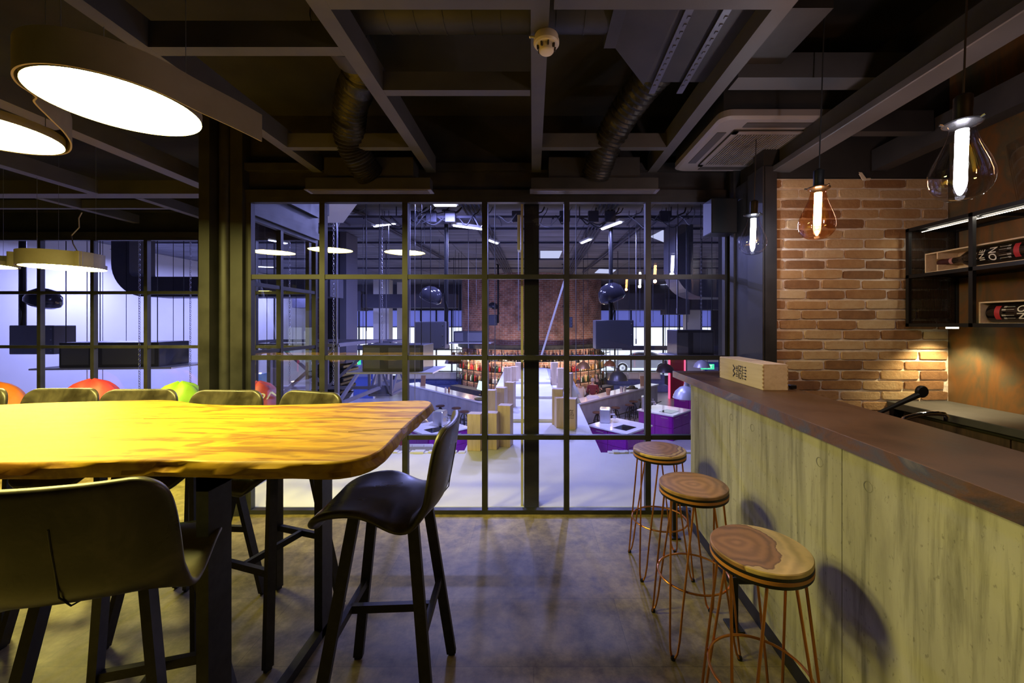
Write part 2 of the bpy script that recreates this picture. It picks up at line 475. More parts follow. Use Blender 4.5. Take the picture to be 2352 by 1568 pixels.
# ---------------------------------------------------------------- ceiling frame, beams
def beam(p, q, w, h, zb, lab, mt='beam'):
    """box section beam from p to q (x, y), underside at zb"""
    m = MB(); a = (p[0], p[1], zb+h/2); b = (q[0], q[1], zb+h/2)
    m.bar(a, b, w, h)
    return tag(m.build('ceiling_beam', M[mt]), lab, 'beam', 'steel beams under the dark ceiling')
BZ = 2.84
beam((-.85, -2.9), (-.85, WY-.04), .075, .13, BZ, 'long ceiling beam left of the smoke detector, running to the window')
beam((.04, -2.9), (.02, WY-.04), .075, .13, BZ, 'central ceiling beam with the smoke detector on it')
beam((1.02, -2.9), (.98, WY-.04), .075, .13, BZ, 'long ceiling beam right of the smoke detector, ending over the right diffuser')
beam((-1.79, -2.9), (-1.79, WY-.04), .075, .13, BZ, 'long ceiling beam just right of the big glowing disc lamp')
beam((-3.045, -2.9), (-3.045, 3.86), .125, .13, BZ, 'wide ceiling beam lit violet, meeting the thick left column')
beam((-4.25, -2.9), (-4.25, 3.84), .1, .13, BZ, 'ceiling beam left of the disc lamps, ending at the violet-lit cross beam')
beam((-1.752, 1.84), (-.888, 1.84), .06, .12, BZ, 'short cross beam right above the large disc lamp')
beam((-.812, 2.17), (-.02, 2.17), .055, .1, BZ, 'short cross beam left of and beyond the smoke detector')
beam((-1.752, 2.86), (-.888, 2.86), .055, .1, BZ, 'short cross beam over the left flexible duct')
beam((.06, 2.86), (.96, 2.86), .055, .1, BZ, 'short cross beam passing over the right flexible duct')
beam((1.06, 2.12), (1.98, 2.12), .11, .13, BZ+.02, 'deep cross beam in front of the ceiling air conditioner')
beam((-.812, 1.57), (.0, 1.57), .05, .1, BZ, 'cross beam at the top edge, left of the central beam')
beam((.08, 1.57), (.98, 1.57), .05, .1, BZ, 'cross beam at the top edge, right of the central beam')
beam((-8.9, 3.91), (-2.95, 3.91), .14, .13, BZ, 'long violet-lit cross beam reaching the thick left column')
beam((-3.95, 3.985), (-3.95, LY-.06), .08, .1, BZ, 'beam of the left bay nearest the thick column')
beam((-4.95, 3.985), (-4.95, LY-.06), .08, .1, BZ, 'beam of the left bay above the small disc lamp')
beam((-4.9, 4.34), (-3.99, 4.34), .05, .09, BZ, 'thin cross beam in the left bay, right piece')
beam((-6.6, 4.34), (-5.0, 4.34), .05, .09, BZ, 'thin cross beam in the left bay, left piece')
m = MB(); m.box(1.634, 1.766, -2.9, 2.95, 2.625, 2.665, .004); m.box(1.69, 1.71, -2.9, 2.95, 2.665, 2.80)
tag(m.build('girder', M['beam']), 'heavy steel girder crossing the upper right and resting on the brick wall column', 'girder')
beam((2.06, -2.9), (2.06, 2.70), .12, .16, 3.02, 'high beam between the heavy girder and the right wall', 'steel')
beam((2.34, -2.9), (2.34, 2.70), .10, .14, 2.62, 'beam above the steel wall shelf, behind the nearest bulb', 'steel')
beam((1.80, 2.3), (2.28, 2.3), .06, .12, 2.68, 'short cross beam between heavy girder and wall, above the bricks', 'steel')
# ---------------------------------------------------------------- ducts in the ceiling
def arc(c, r, a0, a1, n, u, v):
    c = Vector(c); u = Vector(u); v = Vector(v)
    return [c+u*r*math.cos(a0+(a1-a0)*i/n)+v*r*math.sin(a0+(a1-a0)*i/n) for i in range(n+1)]
m = MB()
pts = [(-1.02, 1.92+.35, 3.13)]+[tuple(p) for p in arc((-.82, 2.12, 3.13), .2, PI, 1.5*PI, 8, (1, 0, 0), (0, 1, 0))]+[(.36, 1.92, 3.13)]
m.tube(pts, .125, 20)
for x in [-.7+.135*i for i in range(8)]:
    m.tube([(x-.004, 1.92, 3.13), (x+.004, 1.92, 3.13)], .1285, 20)
for k in range(1, 8, 2):
    p = pts[k]
    q = pts[k+1]; m.tube([p, (Vector(p)+(Vector(q)-Vector(p))*.12)], .1285, 20)
tag(m.build('spiral_duct', M['duct']), 'round black spiral duct with an elbow behind the beams, left of the smoke detector', 'duct')
def flex(name, pts, r, lab):
    # smooth the path, ribbed radius
    P_ = [Vector(p) for p in pts]; out = []
    for i in range(len(P_)-1):
        p0 = P_[max(i-1, 0)]; p1 = P_[i]; p2 = P_[i+1]; p3 = P_[min(i+2, len(P_)-1)]
        for k in range(16):
            t = k/16
            out.append(.5*((2*p1)+(-p0+p2)*t+(2*p0-5*p1+4*p2-p3)*t*t+(-p0+3*p1-3*p2+p3)*t**3))
    out.append(P_[-1])
    rads = [r*(1+(.045 if i % 2 else -.03)+random.uniform(-.02, .02)) for i in range(len(out))]
    m = MB(); m.tube(out, r, 20, rads=rads)
    return tag(m.build(name, M['flex']), lab, 'duct', 'ribbed flexible ducts')
flex('flexible_duct', [(-1.02, 2.25, 3.13), (-1.05, 2.42, 3.12), (-1.22, 2.66, 3.05), (-1.32, 2.86, 2.92), (-1.30, 3.0, 2.80), (-1.27, 3.09, 2.74)], .105, 'ribbed flexible duct dropping into the left ceiling diffuser')
flex('flexible_duct', [(.92, 1.98, 3.15), (.86, 2.15, 3.14), (.72, 2.45, 3.10), (.60, 2.75, 3.0), (.52, 2.95, 2.86), (.48, 3.09, 2.74)], .105, 'crinkled foil flexible duct dropping into the right ceiling diffuser')
m = MB(); m.box(.36, .42, 1.79, 2.05, 3.0, 3.26)
m.add([(.42, 1.79, 3.0), (.42, 2.05, 3.0), (.42, 2.05, 3.26), (.42, 1.79, 3.26), (.62, 1.70, 2.93), (.62, 2.25, 2.93), (.62, 2.25, 3.3), (.62, 1.70, 3.3)],
      [(0, 1, 5, 4), (1, 2, 6, 5), (2, 3, 7, 6), (3, 0, 4, 7), (0, 3, 2, 1), (4, 5, 6, 7)])
m.box(.62, 1.28, 1.70, 2.22, 2.93, 3.3)
rd = thing('square_duct', 'boxy black duct transition with hanger straps behind the right beam', 'duct', (.8, 1.9, 2.93))
o = m.build('body', M['duct'], rd); o.location = (-.8, -1.9, -2.93)
for x in (.66, .82):
    s = MB(); s.bar((x, 1.66, 2.915), (x+.02, 2.30, 2.915), .035, .006)
    for k in range(12): s.box(x+.012-.006, x+.012+.006, 1.72+k*.045, 1.735+k*.045, 2.908, 2.912)
    s.bar((x, 1.68, 2.915), (x, 1.68, 3.34), .035, .006, up=(0, 1, 0))
    o = s.build('hanger_strap', mat('galvanised_strap', (.16, .16, .18), .4, .7), rd); o.location = (-.8, -1.9, -2.93)
m = MB(); m.box(-4.2, -.92, 1.28, 1.40, 3.02, 3.3)
tag(m.build('cable_tray', M['duct']), 'long dark cable tray crossing above the disc lamps at the top left', 'cable tray')
def diffuser(x0, x1, y, lab):
    t = thing('slot_diffuser', lab, 'air diffuser', ((x0+x1)/2, y, 2.617), 0, 'slot diffusers above the window')
    w = (x1-x0)/2
    m = MB(); m.box(-w, w, -.07, .02, .008, .095)
    n = w*.72
    m.box(-n, n, -.05, .09, .095, .26); 
    m.build('plenum', M['duct'], t)
    s = MB(); s.box(-w-.01, w+.01, -.075, .025, 0, .008)
    for i in range(4): s.box(-w+.02, w-.02, -.066+i*.022, -.059+i*.022, -.006, .0)
    s.build('slot_plate', mat('diffuser_plate', (.16, .155, .18), .4, .3), t)
    return t
diffuser(-1.76, -.80, 3.14, 'slot diffuser box over the second and third window panes from the left')
diffuser(-.02, .96, 3.14, 'slot diffuser box over the window panes right of the black post')
# small dark boxy unit high at the right end of the window
m = MB(); m.box(1.375, 1.575, 3.08, 3.24, 2.29, 2.56, .006)
tag(m.build('junction_cabinet', M['black']), 'small dark box mounted at the top right corner of the window', 'box')
# air conditioner cassette
ac = thing('air_conditioner', 'grey ceiling cassette air conditioner with slatted centre grille, above the amber bulb', 'air conditioner', (1.53, 2.77, 2.80))
M['acgrey'] = nmat('ac_panel', [(.3, (.22, .205, .215)), (.7, (.27, .25, .26))], 2, rough=.45)
m = MB()
S = .42
def rring(s, z, r=.07, n=6):
    o = []
    for cxx, cyy, a in ((s-r, s-r, 0), (-s+r, s-r, PI/2), (-s+r, -s+r, PI), (s-r, -s+r, 1.5*PI)):
        for k in range(n+1):
            o.append((cxx+r*math.cos(a+PI/2*k/n), cyy+r*math.sin(a+PI/2*k/n), z))
    return o
rr = [rring(S, .05), rring(S, .012), rring(S-.02, 0), rring(S-.035, .0)]
n = len(rr[0]); vs = [p for q in rr for p in q]
m.add(vs, [(i*n+k, i*n+(k+1) % n, (i+1)*n+(k+1) % n, (i+1)*n+k) for i in range(3) for k in range(n)]+[tuple(3*n+k for k in range(n))])
m.build('panel', M['acgrey'], ac)
m = MB(); m.box(-.40, .40, -.40, .40, .05, .30); m.build('housing', M['duct'], ac)
acl = mat('ac_louvre', (.07, .065, .065), .5)
for s in (-1, 1):
    MB().box(-.24, .24, s*.335-.028, s*.335+.028, -.004, .001).build('louvre', acl, ac); MB().box(s*.335-.028, s*.335+.028, -.24, .24, -.004, .001).build('louvre', acl, ac)
m = MB(); m.box(-.275, .275, -.275, .275, -.010, -.001)
gr = m.build('grille', mat('ac_dark', (.02, .02, .02), .6), ac)
m = MB()
for i in range(29):
    x = -.24+i*.48/28
    m.box(x-.0042, x+.0042, -.235, .235, -.016, -.010)
for a, b_, c, d in ((-.275, .275, .24, .275), (-.275, .275, -.275, -.24), (-.275, -.245, -.275, .275), (.245, .275, -.275, .275)): m.box(a, b_, c, d, -.015, -.0098)
m.build('slats', M['acgrey'], gr)
for sx in (-.3, .3):
    for sy in (-.3, .3): MB().tube([(sx, sy, .3), (sx, sy, .548)], .006, 6).build('rod', M['black'], ac)
# smoke detector
sd = thing('smoke_detector', 'cream round smoke detector on the underside of the central ceiling beam', 'smoke detector', (.055, 1.74, 2.84), R(10))
M['cream'] = mat('cream_plastic', (.72, .64, .5), .35)
MB().lathe([(.0, 0), (.050, 0), (.052, -.004), (.052, -.02), (.056, -.022), (.056, -.036), (.050, -.044), (.034, -.046), (.0, -.046)], 32).build('base', M['cream'], sd)
MB().lathe([(.034, -.046), (.032, -.068), (.029, -.072), (.020, -.075), (0, -.075)], 32).build('sensor_cap', M['cream'], sd)
vd = mat('vent_dark', (.05, .04, .03), .6)
for k in range(8):
    a = 2*PI*k/8; MB().bar((.036*math.cos(a), .036*math.sin(a), -.045), (.034*math.cos(a), .034*math.sin(a), -.062), .006, .014, up=(math.cos(a), math.sin(a), 0)).build('vent_slot', vd, sd)
m = MB(); m.tube([(-.05, 0, -.012), (-.068, 0, -.012), (-.074, 0, -.016)], .005, 8); m.build('indicator', M['white'], sd)
# loose cable hanging over the small lamp
m = MB(); m.tube([P(188, 488, 4.0), P(181, 501, 4.0), P(182, 522, 4.0), P(164, 541, 4.0), P(168, 560, 3.8), P(178, 578, 3.66)], .005, 6)
tag(m.build('power_cable', mat('pale_cable', (.45, .38, .3), .5)), 'thin pale cable dropping from the ceiling to the small disc lamp', 'cable')
# ================================================================ table
TZ = 1.145
def wood_table():
    m, nt, b = new_mat('table_slab_wood'); N = nt.nodes; L = nt.links
    tc = N.new('ShaderNodeTexCoord')
    mp = N.new('ShaderNodeMapping'); mp.inputs['Scale'].default_value = (.55, 5.5, 3); L.new(tc.outputs['Object'], mp.inputs[0])
    # gentle warp of the grain
    w = N.new('ShaderNodeTexNoise'); w.inputs['Scale'].default_value = 1.6; w.inputs['Detail'].default_value = 3; L.new(tc.outputs['Object'], w.inputs['Vector'])
    ad = N.new('ShaderNodeMix'); ad.data_type = 'RGBA'; ad.blend_type = 'ADD'; ad.inputs[0].default_value = .9
    L.new(mp.outputs[0], ad.inputs[6]); L.new(w.outputs['Color'], ad.inputs[7])
    n1 = N.new('ShaderNodeTexNoise'); n1.inputs['Scale'].default_value = 2.6; n1.inputs['Detail'].default_value = 9; n1.inputs['Roughness'].default_value = .62; n1.inputs['Distortion'].default_value = .8
    L.new(ad.outputs[2], n1.inputs['Vector'])
    cr = N.new('ShaderNodeValToRGB'); e = cr.color_ramp.elements
    e[0].position = .30; e[0].color = (.15, .052, .002, 1); e[1].position = .72; e[1].color = (.47, .30, .016, 1)
    for p, c in ((.40, (.26, .12, .004)), (.50, (.385, .22, .007)), (.60, (.43, .26, .010))):
        x = e.new(p); x.color = (*c, 1)
    L.new(n1.outputs['Fac'], cr.inputs[0])
    # dark figure (burl) near the right end
    sx = N.new('ShaderNodeSeparateXYZ'); L.new(tc.outputs['Object'], sx.inputs[0])
    g = N.new('ShaderNodeTexNoise'); g.inputs['Scale'].default_value = 3.2; g.inputs['Detail'].default_value = 8; g.inputs['Distortion'].default_value = 2.2
    mp2 = N.new('ShaderNodeMapping'); mp2.inputs['Scale'].default_value = (.8, 2.8, 1); L.new(tc.outputs['Object'], mp2.inputs[0]); L.new(mp2.outputs[0], g.inputs['Vector'])
    mr = N.new('ShaderNodeMapRange'); mr.inputs['From Min'].default_value = -1.25; mr.inputs['From Max'].default_value = -.75; L.new(sx.outputs['X'], mr.inputs['Value'])
    m3 = N.new('ShaderNodeMapRange'); m3.inputs['From Min'].default_value = .50; m3.inputs['From Max'].default_value = .64; L.new(g.outputs['Fac'], m3.inputs['Value'])
    mu = N.new('ShaderNodeMath'); mu.operation = 'MULTIPLY'; L.new(mr.outputs[0], mu.inputs[0]); L.new(m3.outputs[0], mu.inputs[1])
    m4 = N.new('ShaderNodeMath'); m4.operation = 'MULTIPLY'; m4.inputs[1].default_value = .65; L.new(mu.outputs[0], m4.inputs[0])
    mx = N.new('ShaderNodeMix'); mx.data_type = 'RGBA'; L.new(m4.outputs[0], mx.inputs[0]); L.new(cr.outputs[0], mx.inputs[6]); mx.inputs[7].default_value = (.12, .045, .004, 1)
    L.new(mx.outputs[2], b.inputs['Base Color'])
    b.inputs['Roughness'].default_value = .52; b.inputs['Specular IOR Level'].default_value = .28
    bp = N.new('ShaderNodeBump'); bp.inputs['Strength'].default_value = .12; bp.inputs['Distance'].default_value = .004
    L.new(n1.outputs['Fac'], bp.inputs['Height']); L.new(bp.outputs[0], b.inputs['Normal'])
    return m
far = [(-3.6, 2.20), (-3.2, 2.16)]+[tuple(onz(x, y, TZ))[:2] for x, y in ((0, 929), (100, 924), (210, 921), (300, 919), (360, 917.5), (410, 919), (440, 925), (480, 928.5), (560, 930), (650, 929), (740, 927), (840, 923), (920, 920), (960, 918.5), (985, 918))]
end = [tuple(onz(x, y, TZ))[:2] for x, y in ((997, 923), (985, 934), (966, 948), (940, 970), (917, 992), (899, 1012), (884, 1028), (864, 1044), (836, 1054))]
near = [tuple(onz(x, y, TZ))[:2] for x, y in ((803, 1061), (700, 1060), (600, 1061), (530, 1061), (474, 1060), (430, 1057), (384, 1055), (280, 1055), (181, 1058), (90, 1062), (0, 1063))]+[(-2.3, 1.30), (-2.9, 1.25), (-3.4, 1.29), (-3.7, 1.27)]
out = far+end+near
# resample the outline finely and wobble the edge
pts = []
for i in range(len(out)):
    a = Vector(out[i]); b = Vector(out[(i+1) % len(out)]); n = max(1, int((b-a).length/.035))
    for k in range(n): pts.append(a.lerp(b, k/n))
for _ in range(3): pts = [(pts[i-1]+pts[i]*2+pts[(i+1) % len(pts)])/4 for i in range(len(pts))]
n = len(pts); cen = Vector((-2.2, 1.77))
nrm = []
for i in range(n):
    d = (pts[(i+1) % n]-pts[i-1]).normalized(); nn = Vector((d.y, -d.x))
    if nn.dot(pts[i]-cen) < 0: nn = -nn
    nrm.append(nn)
tb = thing('bar_table', 'long high bar table with glowing golden live-edge wooden slab top and black steel legs', 'table', (-2.1, 1.77, 0))
def wob(i, s): return .006*math.sin(i*.37+s*2.1)+.004*math.sin(i*1.13+s*4)+random.uniform(-.0012, .0012)
m = MB(); rings = []
for (dz, off, wb) in ((0, -.008, 0), (-.003, -.003, 0), (-.008, .0, .2), (-.018, .003, .8), (-.036, .004, 1.2), (-.050, -.003, 1.2), (-.059, -.013, .7), (-.062, -.026, .3)):
    rings.append([(*(pts[i]+nrm[i]*(off+wb*wob(i, dz*50)))[:], TZ+dz) for i in range(n)])
vs = [(p[0]+2.1, p[1]-1.77, p[2]) for r_ in rings for p in r_]
m.add(vs, [(i*n+k, i*n+(k+1) % n, (i+1)*n+(k+1) % n, (i+1)*n+k) for i in range(7) for k in range(n)], True)
m.add(vs[:n], [tuple(range(n))]); m.add(vs[-n:], [tuple(range(n))[::-1]])
M['table'] = wood_table()
o = m.build('tabletop', M['table'], tb)
# drying cracks in the slab
m = MB()
for pl in ([(620, 960), (700, 961), (800, 960), (880, 962), (945, 961)], [(800, 992), (860, 987), (930, 984)], [(330, 962), (440, 960), (560, 962)]):
    q = [onz(x, y, TZ) for x, y in pl]
    m.tube([(p[0]+2.1, p[1]-1.77, TZ+.0002) for p in q], .0012, 5)
m.build('crack', mat('crack_dark', (.05, .02, .005), .9), tb)
for X in (-1.082, -3.35):
    m = MB(); s = .04
    for y in (1.30, 2.0): m.box(X-s/2, X+s/2, y, y+.10, .0, TZ-.06)
    m.box(X-s/2, X+s/2, 1.30, 2.10, 0, .045); m.box(X-s/2, X+s/2, 1.30, 2.10, TZ-.11, TZ-.061)
    m.v = [(v[0]+2.1, v[1]-1.77, v[2]) for v in m.v]
    m.build('leg_frame', M['chair_metal'], tb)
m = MB(); m.box(-3.33+2.1, -1.10+2.1, 1.45-1.77, 1.50-1.77, TZ-.11, TZ-.061); m.box(-3.33+2.1, -1.10+2.1, 1.95-1.77, 2.0-1.77, TZ-.11, TZ-.061); m.build('cross_rail', M['chair_metal'], tb)

# ================================================================ bar chairs
def chair():
    t = thing('bar_chair', 'x', 'chair')
    prof = [(.244, .788, .11, 0), (.254, .806, .148, 0), (.246, .832, .172, .002), (.205, .858, .192, .008), (.13, .868, .212, .020), (.03, .862, .226, .030), (-.07, .858, .234, .036),
            (-.14, .856, .238, .038), (-.198, .868, .240, .038), (-.228, .905, .240, .038), (-.238, .975, .239, .038), (-.249, 1.03, .237, .040), (-.257, 1.085, .233, .040), (-.263, 1.13, .226, .036), (-.267, 1.165, .208, .03), (-.270, 1.187, .165, .02)]
    NT = 12; m = MB(); vs = []
    for i, (y, z, w, c) in enumerate(prof):
        a = prof[max(i-1, 0)]; b = prof[min(i+1, len(prof)-1)]
        d = Vector((0, b[0]-a[0], b[1]-a[1])).normalized(); nn = Vector((0, -d.z, d.y))   # towards the sitter
        if nn.z < 0 and i < 6: nn = -nn
        if i >= 8 and nn.y < 0: nn = -nn
        for k in range(NT+1):
            s = -1+2*k/NT
            p = Vector((w*s, y, z))+nn*(c*abs(s)**2.4)
            vs.append(p)
    seam = [vs[i*(NT+1)+NT//2]-Vector((0, 0, 0)) for i in range(6, 14)]
    fs = [(i*(NT+1)+k, i*(NT+1)+k+1, (i+1)*(NT+1)+k+1, (i+1)*(NT+1)+k) for i in range(len(prof)-1) for k in range(NT)]
    m.add(vs, fs, True)
    sh = m.build('seat_shell', M['leather'], t)
    so = sh.modifiers.new('s', 'SOLIDIFY'); so.thickness = .030; so.offset = 0; so.use_even_offset = False
    sb = sh.modifiers.new('b', 'SUBSURF'); sb.levels = 2; sb.render_levels = 2
    # stitched seam down the back
    q = []
    for k in range(1, len(seam)-1):
        d = (seam[k+1]-seam[k-1]).normalized(); q.append(seam[k]+Vector((0, -d.z, d.y))*(-.0165 if False else (1 if Vector((0, -d.z, d.y)).y < 0 or Vector((0, -d.z, d.y)).z < -.3 else -1)*.0150))
    sm = MB(); sm.tube(q, .0022, 6); sm.build('seam', M['black'], t)
    feet = [(-.235, .22), (.235, .22), (-.235, -.22), (.235, -.22)]
    tops = [(-.115, .10), (.115, .10), (-.115, -.12), (.115, -.12)]
    def at(i, z): 
        f = z/.845; return (feet[i][0]+(tops[i][0]-feet[i][0])*f, feet[i][1]+(tops[i][1]-feet[i][1])*f, z)
    for i in range(4):
        l = MB(); l.bar(at(i, .012), at(i, .85), .042, .024, up=(1, 0, 0)); l.bar(at(i, 0), at(i, .014), .03, .018, up=(1, 0, 0))
        l.build('leg', M['chair_metal'], t)
    l = MB(); l.box(-.13, .13, -.14, .12, .832, .848); l.build('seat_plate', M['chair_metal'], t)
    z = .40
    for a, b in ((0, 1), (2, 3)):
        l = MB(); l.bar(at(a, z), at(b, z), .022, .032); l.build('footrest', M['chair_metal'], t)
    p = (Vector(at(0, z))+Vector(at(1, z)))/2; q = (Vector(at(2, z))+Vector(at(3, z)))/2
    l = MB(); l.bar(p, q, .022, .032); l.build('stretcher', M['chair_metal'], t)
    return t
c0 = chair()
cg = 'bar chairs around the live-edge table'
def put(loc, rz, lab, first=False):
    if first:
        c0.location = loc; c0.rotation_euler = (0, 0, rz); c0['label'] = lab; c0['group'] = cg; return c0
    return dup(c0, loc, rz, lab, cg)
# rz 0 faces +y (away from the camera)
put((-.60, 1.665, 0), R(93), 'leather bar chair standing at the right end of the table, seen from the side', True)
put((-1.25, 1.225, 0), R(16), 'leather bar chair with its big dark back turned to the viewer, in front of table')
put((-1.37, 2.10, 0), R(180-18), 'leather bar chair behind the table, nearest to the table’s right end')
put((-1.84, 2.14, 0), R(180-3), 'leather bar chair behind the table, in front of the thick steel column')
put((-2.37, 2.17, 0), R(180+2), 'leather bar chair behind the table, between the red and the green beanbag')
put((-2.88, 2.20, 0), R(180+1), 'leather bar chair behind the table, between the orange and the red beanbag')
put((-3.44, 2.20, 0), R(180), 'leather bar chair behind the table, cut by the left edge of the photo')

# ================================================================ hairpin stools
def seat_mat(name, off, dark, light, split):
    m, nt, b = new_mat(name); N = nt.nodes; L = nt.links
    tc = N.new('ShaderNodeTexCoord'); mp = N.new('ShaderNodeMapping'); mp.inputs['Location'].default_value = off
    L.new(tc.outputs['Object'], mp.inputs[0])
    w = N.new('ShaderNodeTexNoise'); w.inputs['Scale'].default_value = 7; w.inputs['Detail'].default_value = 4; L.new(mp.outputs[0], w.inputs['Vector'])
    ad = N.new('ShaderNodeMix'); ad.data_type = 'RGBA'; ad.blend_type = 'LINEAR_LIGHT'; ad.inputs[0].default_value = .06
    L.new(mp.outputs[0], ad.inputs[6]); L.new(w.outputs['Color'], ad.inputs[7])
    gr = N.new('ShaderNodeTexGradient'); gr.gradient_type = 'SPHERICAL'
    mp3 = N.new('ShaderNodeMapping'); mp3.inputs['Scale'].default_value = (2.6, 2.6, 0); L.new(ad.outputs[2], mp3.inputs[0]); L.new(mp3.outputs[0], gr.inputs[0])
    wv = N.new('ShaderNodeMath'); wv.operation = 'MULTIPLY'; wv.inputs[1].default_value = 52; L.new(gr.outputs['Fac'], wv.inputs[0])
    si = N.new('ShaderNodeMath'); si.operation = 'SINE'; L.new(wv.outputs[0], si.inputs[0])
    ma = N.new('ShaderNodeMath'); ma.operation = 'MULTIPLY_ADD'; ma.inputs[1].default_value = .05; L.new(si.outputs[0], ma.inputs[0]); L.new(gr.outputs['Fac'], ma.inputs[2])
    cr = N.new('ShaderNodeValToRGB'); e = cr.color_ramp.elements
    e[0].position = split-.03; e[0].color = (*light, 1); e[1].position = 1; e[1].color = tuple(c*1.25 for c in dark)+(1,)
    for p, c in ((split, tuple(c*.6 for c in dark)), (split+.08, dark)):
        x = e.new(p); x.color = (*c, 1)
    L.new(ma.outputs[0], cr.inputs[0])
    mr = N.new('ShaderNodeMapRange'); mr.inputs['From Min'].default_value = -1; mr.inputs['To Min'].default_value = .80; mr.inputs['To Max'].default_value = 1.08; L.new(si.outputs[0], mr.inputs[0])
    mm = N.new('ShaderNodeMix'); mm.data_type = 'RGBA'; mm.blend_type = 'MULTIPLY'; mm.inputs[0].default_value = 1; L.new(cr.outputs[0], mm.inputs[6]); L.new(mr.outputs[0], mm.inputs[7])
    L.new(mm.outputs[2], b.inputs['Base Color']); b.inputs['Roughness'].default_value = .45
    return m
lt = (.62, .44, .22); dk = (.27, .135, .065)
def stool(loc, sm, lab):
    t = thing('hairpin_stool', lab, 'stool', loc, 0, 'round-topped hairpin stools along the concrete bar')
    r = .166
    MB().lathe([(0, .752), (r-.001, .752), (r, .756), (r, .765), (r-.003, .768), (0, .768)], 64).build('seat', sm, t)
    e = MB().lathe([(0, .716), (r-.002, .716), (r, .719), (r, .752), (0, .752)], 64).build('edge_band', M['black'], t)
    MB().lathe([(r-.004, .728), (r+.0012, .729), (r+.0012, .741), (r-.004, .742)], 64).build('stripe', mat('orange_ply', (.42, .17, .04), .5), e)
    for k in range(4):
        a = PI/4+k*PI/2; u = Vector((math.cos(a), math.sin(a), 0)); v = Vector((-u.y, u.x, 0))
        P1 = [u*.125+v*.058+Vector((0, 0, .718))]
        P1 += [u*.19+v*.030+Vector((0, 0, .22)), u*.205+v*.024+Vector((0, 0, .09)), u*.214+v*.018+Vector((0, 0, .035)), u*.221+v*.009+Vector((0, 0, .012)), u*.223+Vector((0, 0, .007))]
        P1 = P1+[Vector(p)-2*v*Vector(p).dot(v) for p in P1[-2::-1]]
        l = MB(); l.tube(P1, .0052, 8); lo = l.build('leg', M['copper'], t)
        f = MB(); f.lathe([(0, 0), (.010, 0), (.012, .006), (.010, .016), (0, .018)], 12, tuple(u*.222)); f.build('foot_cap', M['black'], lo)
    l = MB(); l.tube([(.172*math.cos(2*PI*i/40), .172*math.sin(2*PI*i/40), .312) for i in range(40)], .0052, 8, closed=True); l.build('foot_ring', M['copper'], t)
    return t
stool((.826, 1.457, 0), seat_mat('stool_wood_a', (.07, -.035, 0), dk, lt, .60), 'nearest stool, its round seat half dark and half pale wood')
stool((.814, 2.035, 0), seat_mat('stool_wood_b', (.0, -.0, 0), (.36, .20, .10), (.5, .33, .17), .48), 'middle stool of the three, evenly brown ringed wooden seat')
stool((.822, 2.607, 0), seat_mat('stool_wood_c', (.01, -.05, 0), (.30, .165, .085), lt, .56), 'farthest stool, nearest the window, brown seat with a pale front rim')

# ================================================================ bar counter
cb = thing('bar_counter', 'concrete-fronted bar counter with a thick rusty brown steel top', 'bar counter', (1.15, 2.0, 0))
def loc(m):
    m.v = [(v[0]-1.15, v[1]-2.0, v[2]) for v in m.v]; return m
def fx(Y, o=0): return 1.08+.04*Y+o
M['concrete'] = None
def conc():
    m, nt, b = new_mat('board_marked_concrete'); N = nt.nodes; L = nt.links
    tc = N.new('ShaderNodeTexCoord')
    def ns(scale, st, d=6, dist=0, r=.6):
        mp = N.new('ShaderNodeMapping'); mp.inputs['Scale'].default_value = st; L.new(tc.outputs['Object'], mp.inputs[0])
        n = N.new('ShaderNodeTexNoise'); n.inputs['Scale'].default_value = scale; n.inputs['Detail'].default_value = d; n.inputs['Distortion'].default_value = dist; n.inputs['Roughness'].default_value = r
        L.new(mp.outputs[0], n.inputs['Vector']); return n
    a = ns(2.0, (1, 1.6, .45), 6, .5); s = ns(9, (1, 2.2, .16), 7, .3, .65); p = ns(70, (1, 1, .6), 4)
    cr = N.new('ShaderNodeValToRGB'); e = cr.color_ramp.elements
    e[0].position = .32; e[0].color = (.22, .21, .185, 1); e[1].position = .68; e[1].color = (.44, .425, .375, 1)
    L.new(a.outputs['Fac'], cr.inputs[0])
    c2 = N.new('ShaderNodeValToRGB'); e = c2.color_ramp.elements
    e[0].position = .34; e[0].color = (.42, .42, .40, 1); e[1].position = .50; e[1].color = (1, 1, 1, 1)
    L.new(s.outputs['Fac'], c2.inputs[0])
    mx = N.new('ShaderNodeMix'); mx.data_type = 'RGBA'; mx.blend_type = 'MULTIPLY'; mx.inputs[0].default_value = .75
    L.new(cr.outputs[0], mx.inputs[6]); L.new(c2.outputs[0], mx.inputs[7])
    c3 = N.new('ShaderNodeValToRGB'); e = c3.color_ramp.elements
    e[0].position = .30; e[0].color = (.25, .25, .24, 1); e[1].position = .38; e[1].color = (1, 1, 1, 1)
    L.new(p.outputs['Fac'], c3.inputs[0])
    m2 = N.new('ShaderNodeMix'); m2.data_type = 'RGBA'; m2.blend_type = 'MULTIPLY'; m2.inputs[0].default_value = .5
    L.new(mx.outputs[2], m2.inputs[6]); L.new(c3.outputs[0], m2.inputs[7]); L.new(m2.outputs[2], b.inputs['Base Color'])
    b.inputs['Roughness'].default_value = .75
    bp = N.new('ShaderNodeBump'); bp.inputs['Strength'].default_value = .25; bp.inputs['Distance'].default_value = .004
    L.new(s.outputs['Fac'], bp.inputs['Height']); L.new(bp.outputs[0], b.inputs['Normal'])
    return m
M['concrete'] = conc()
seams = [-1.0, -.07, .70, 1.472, 2.244, 3.05]
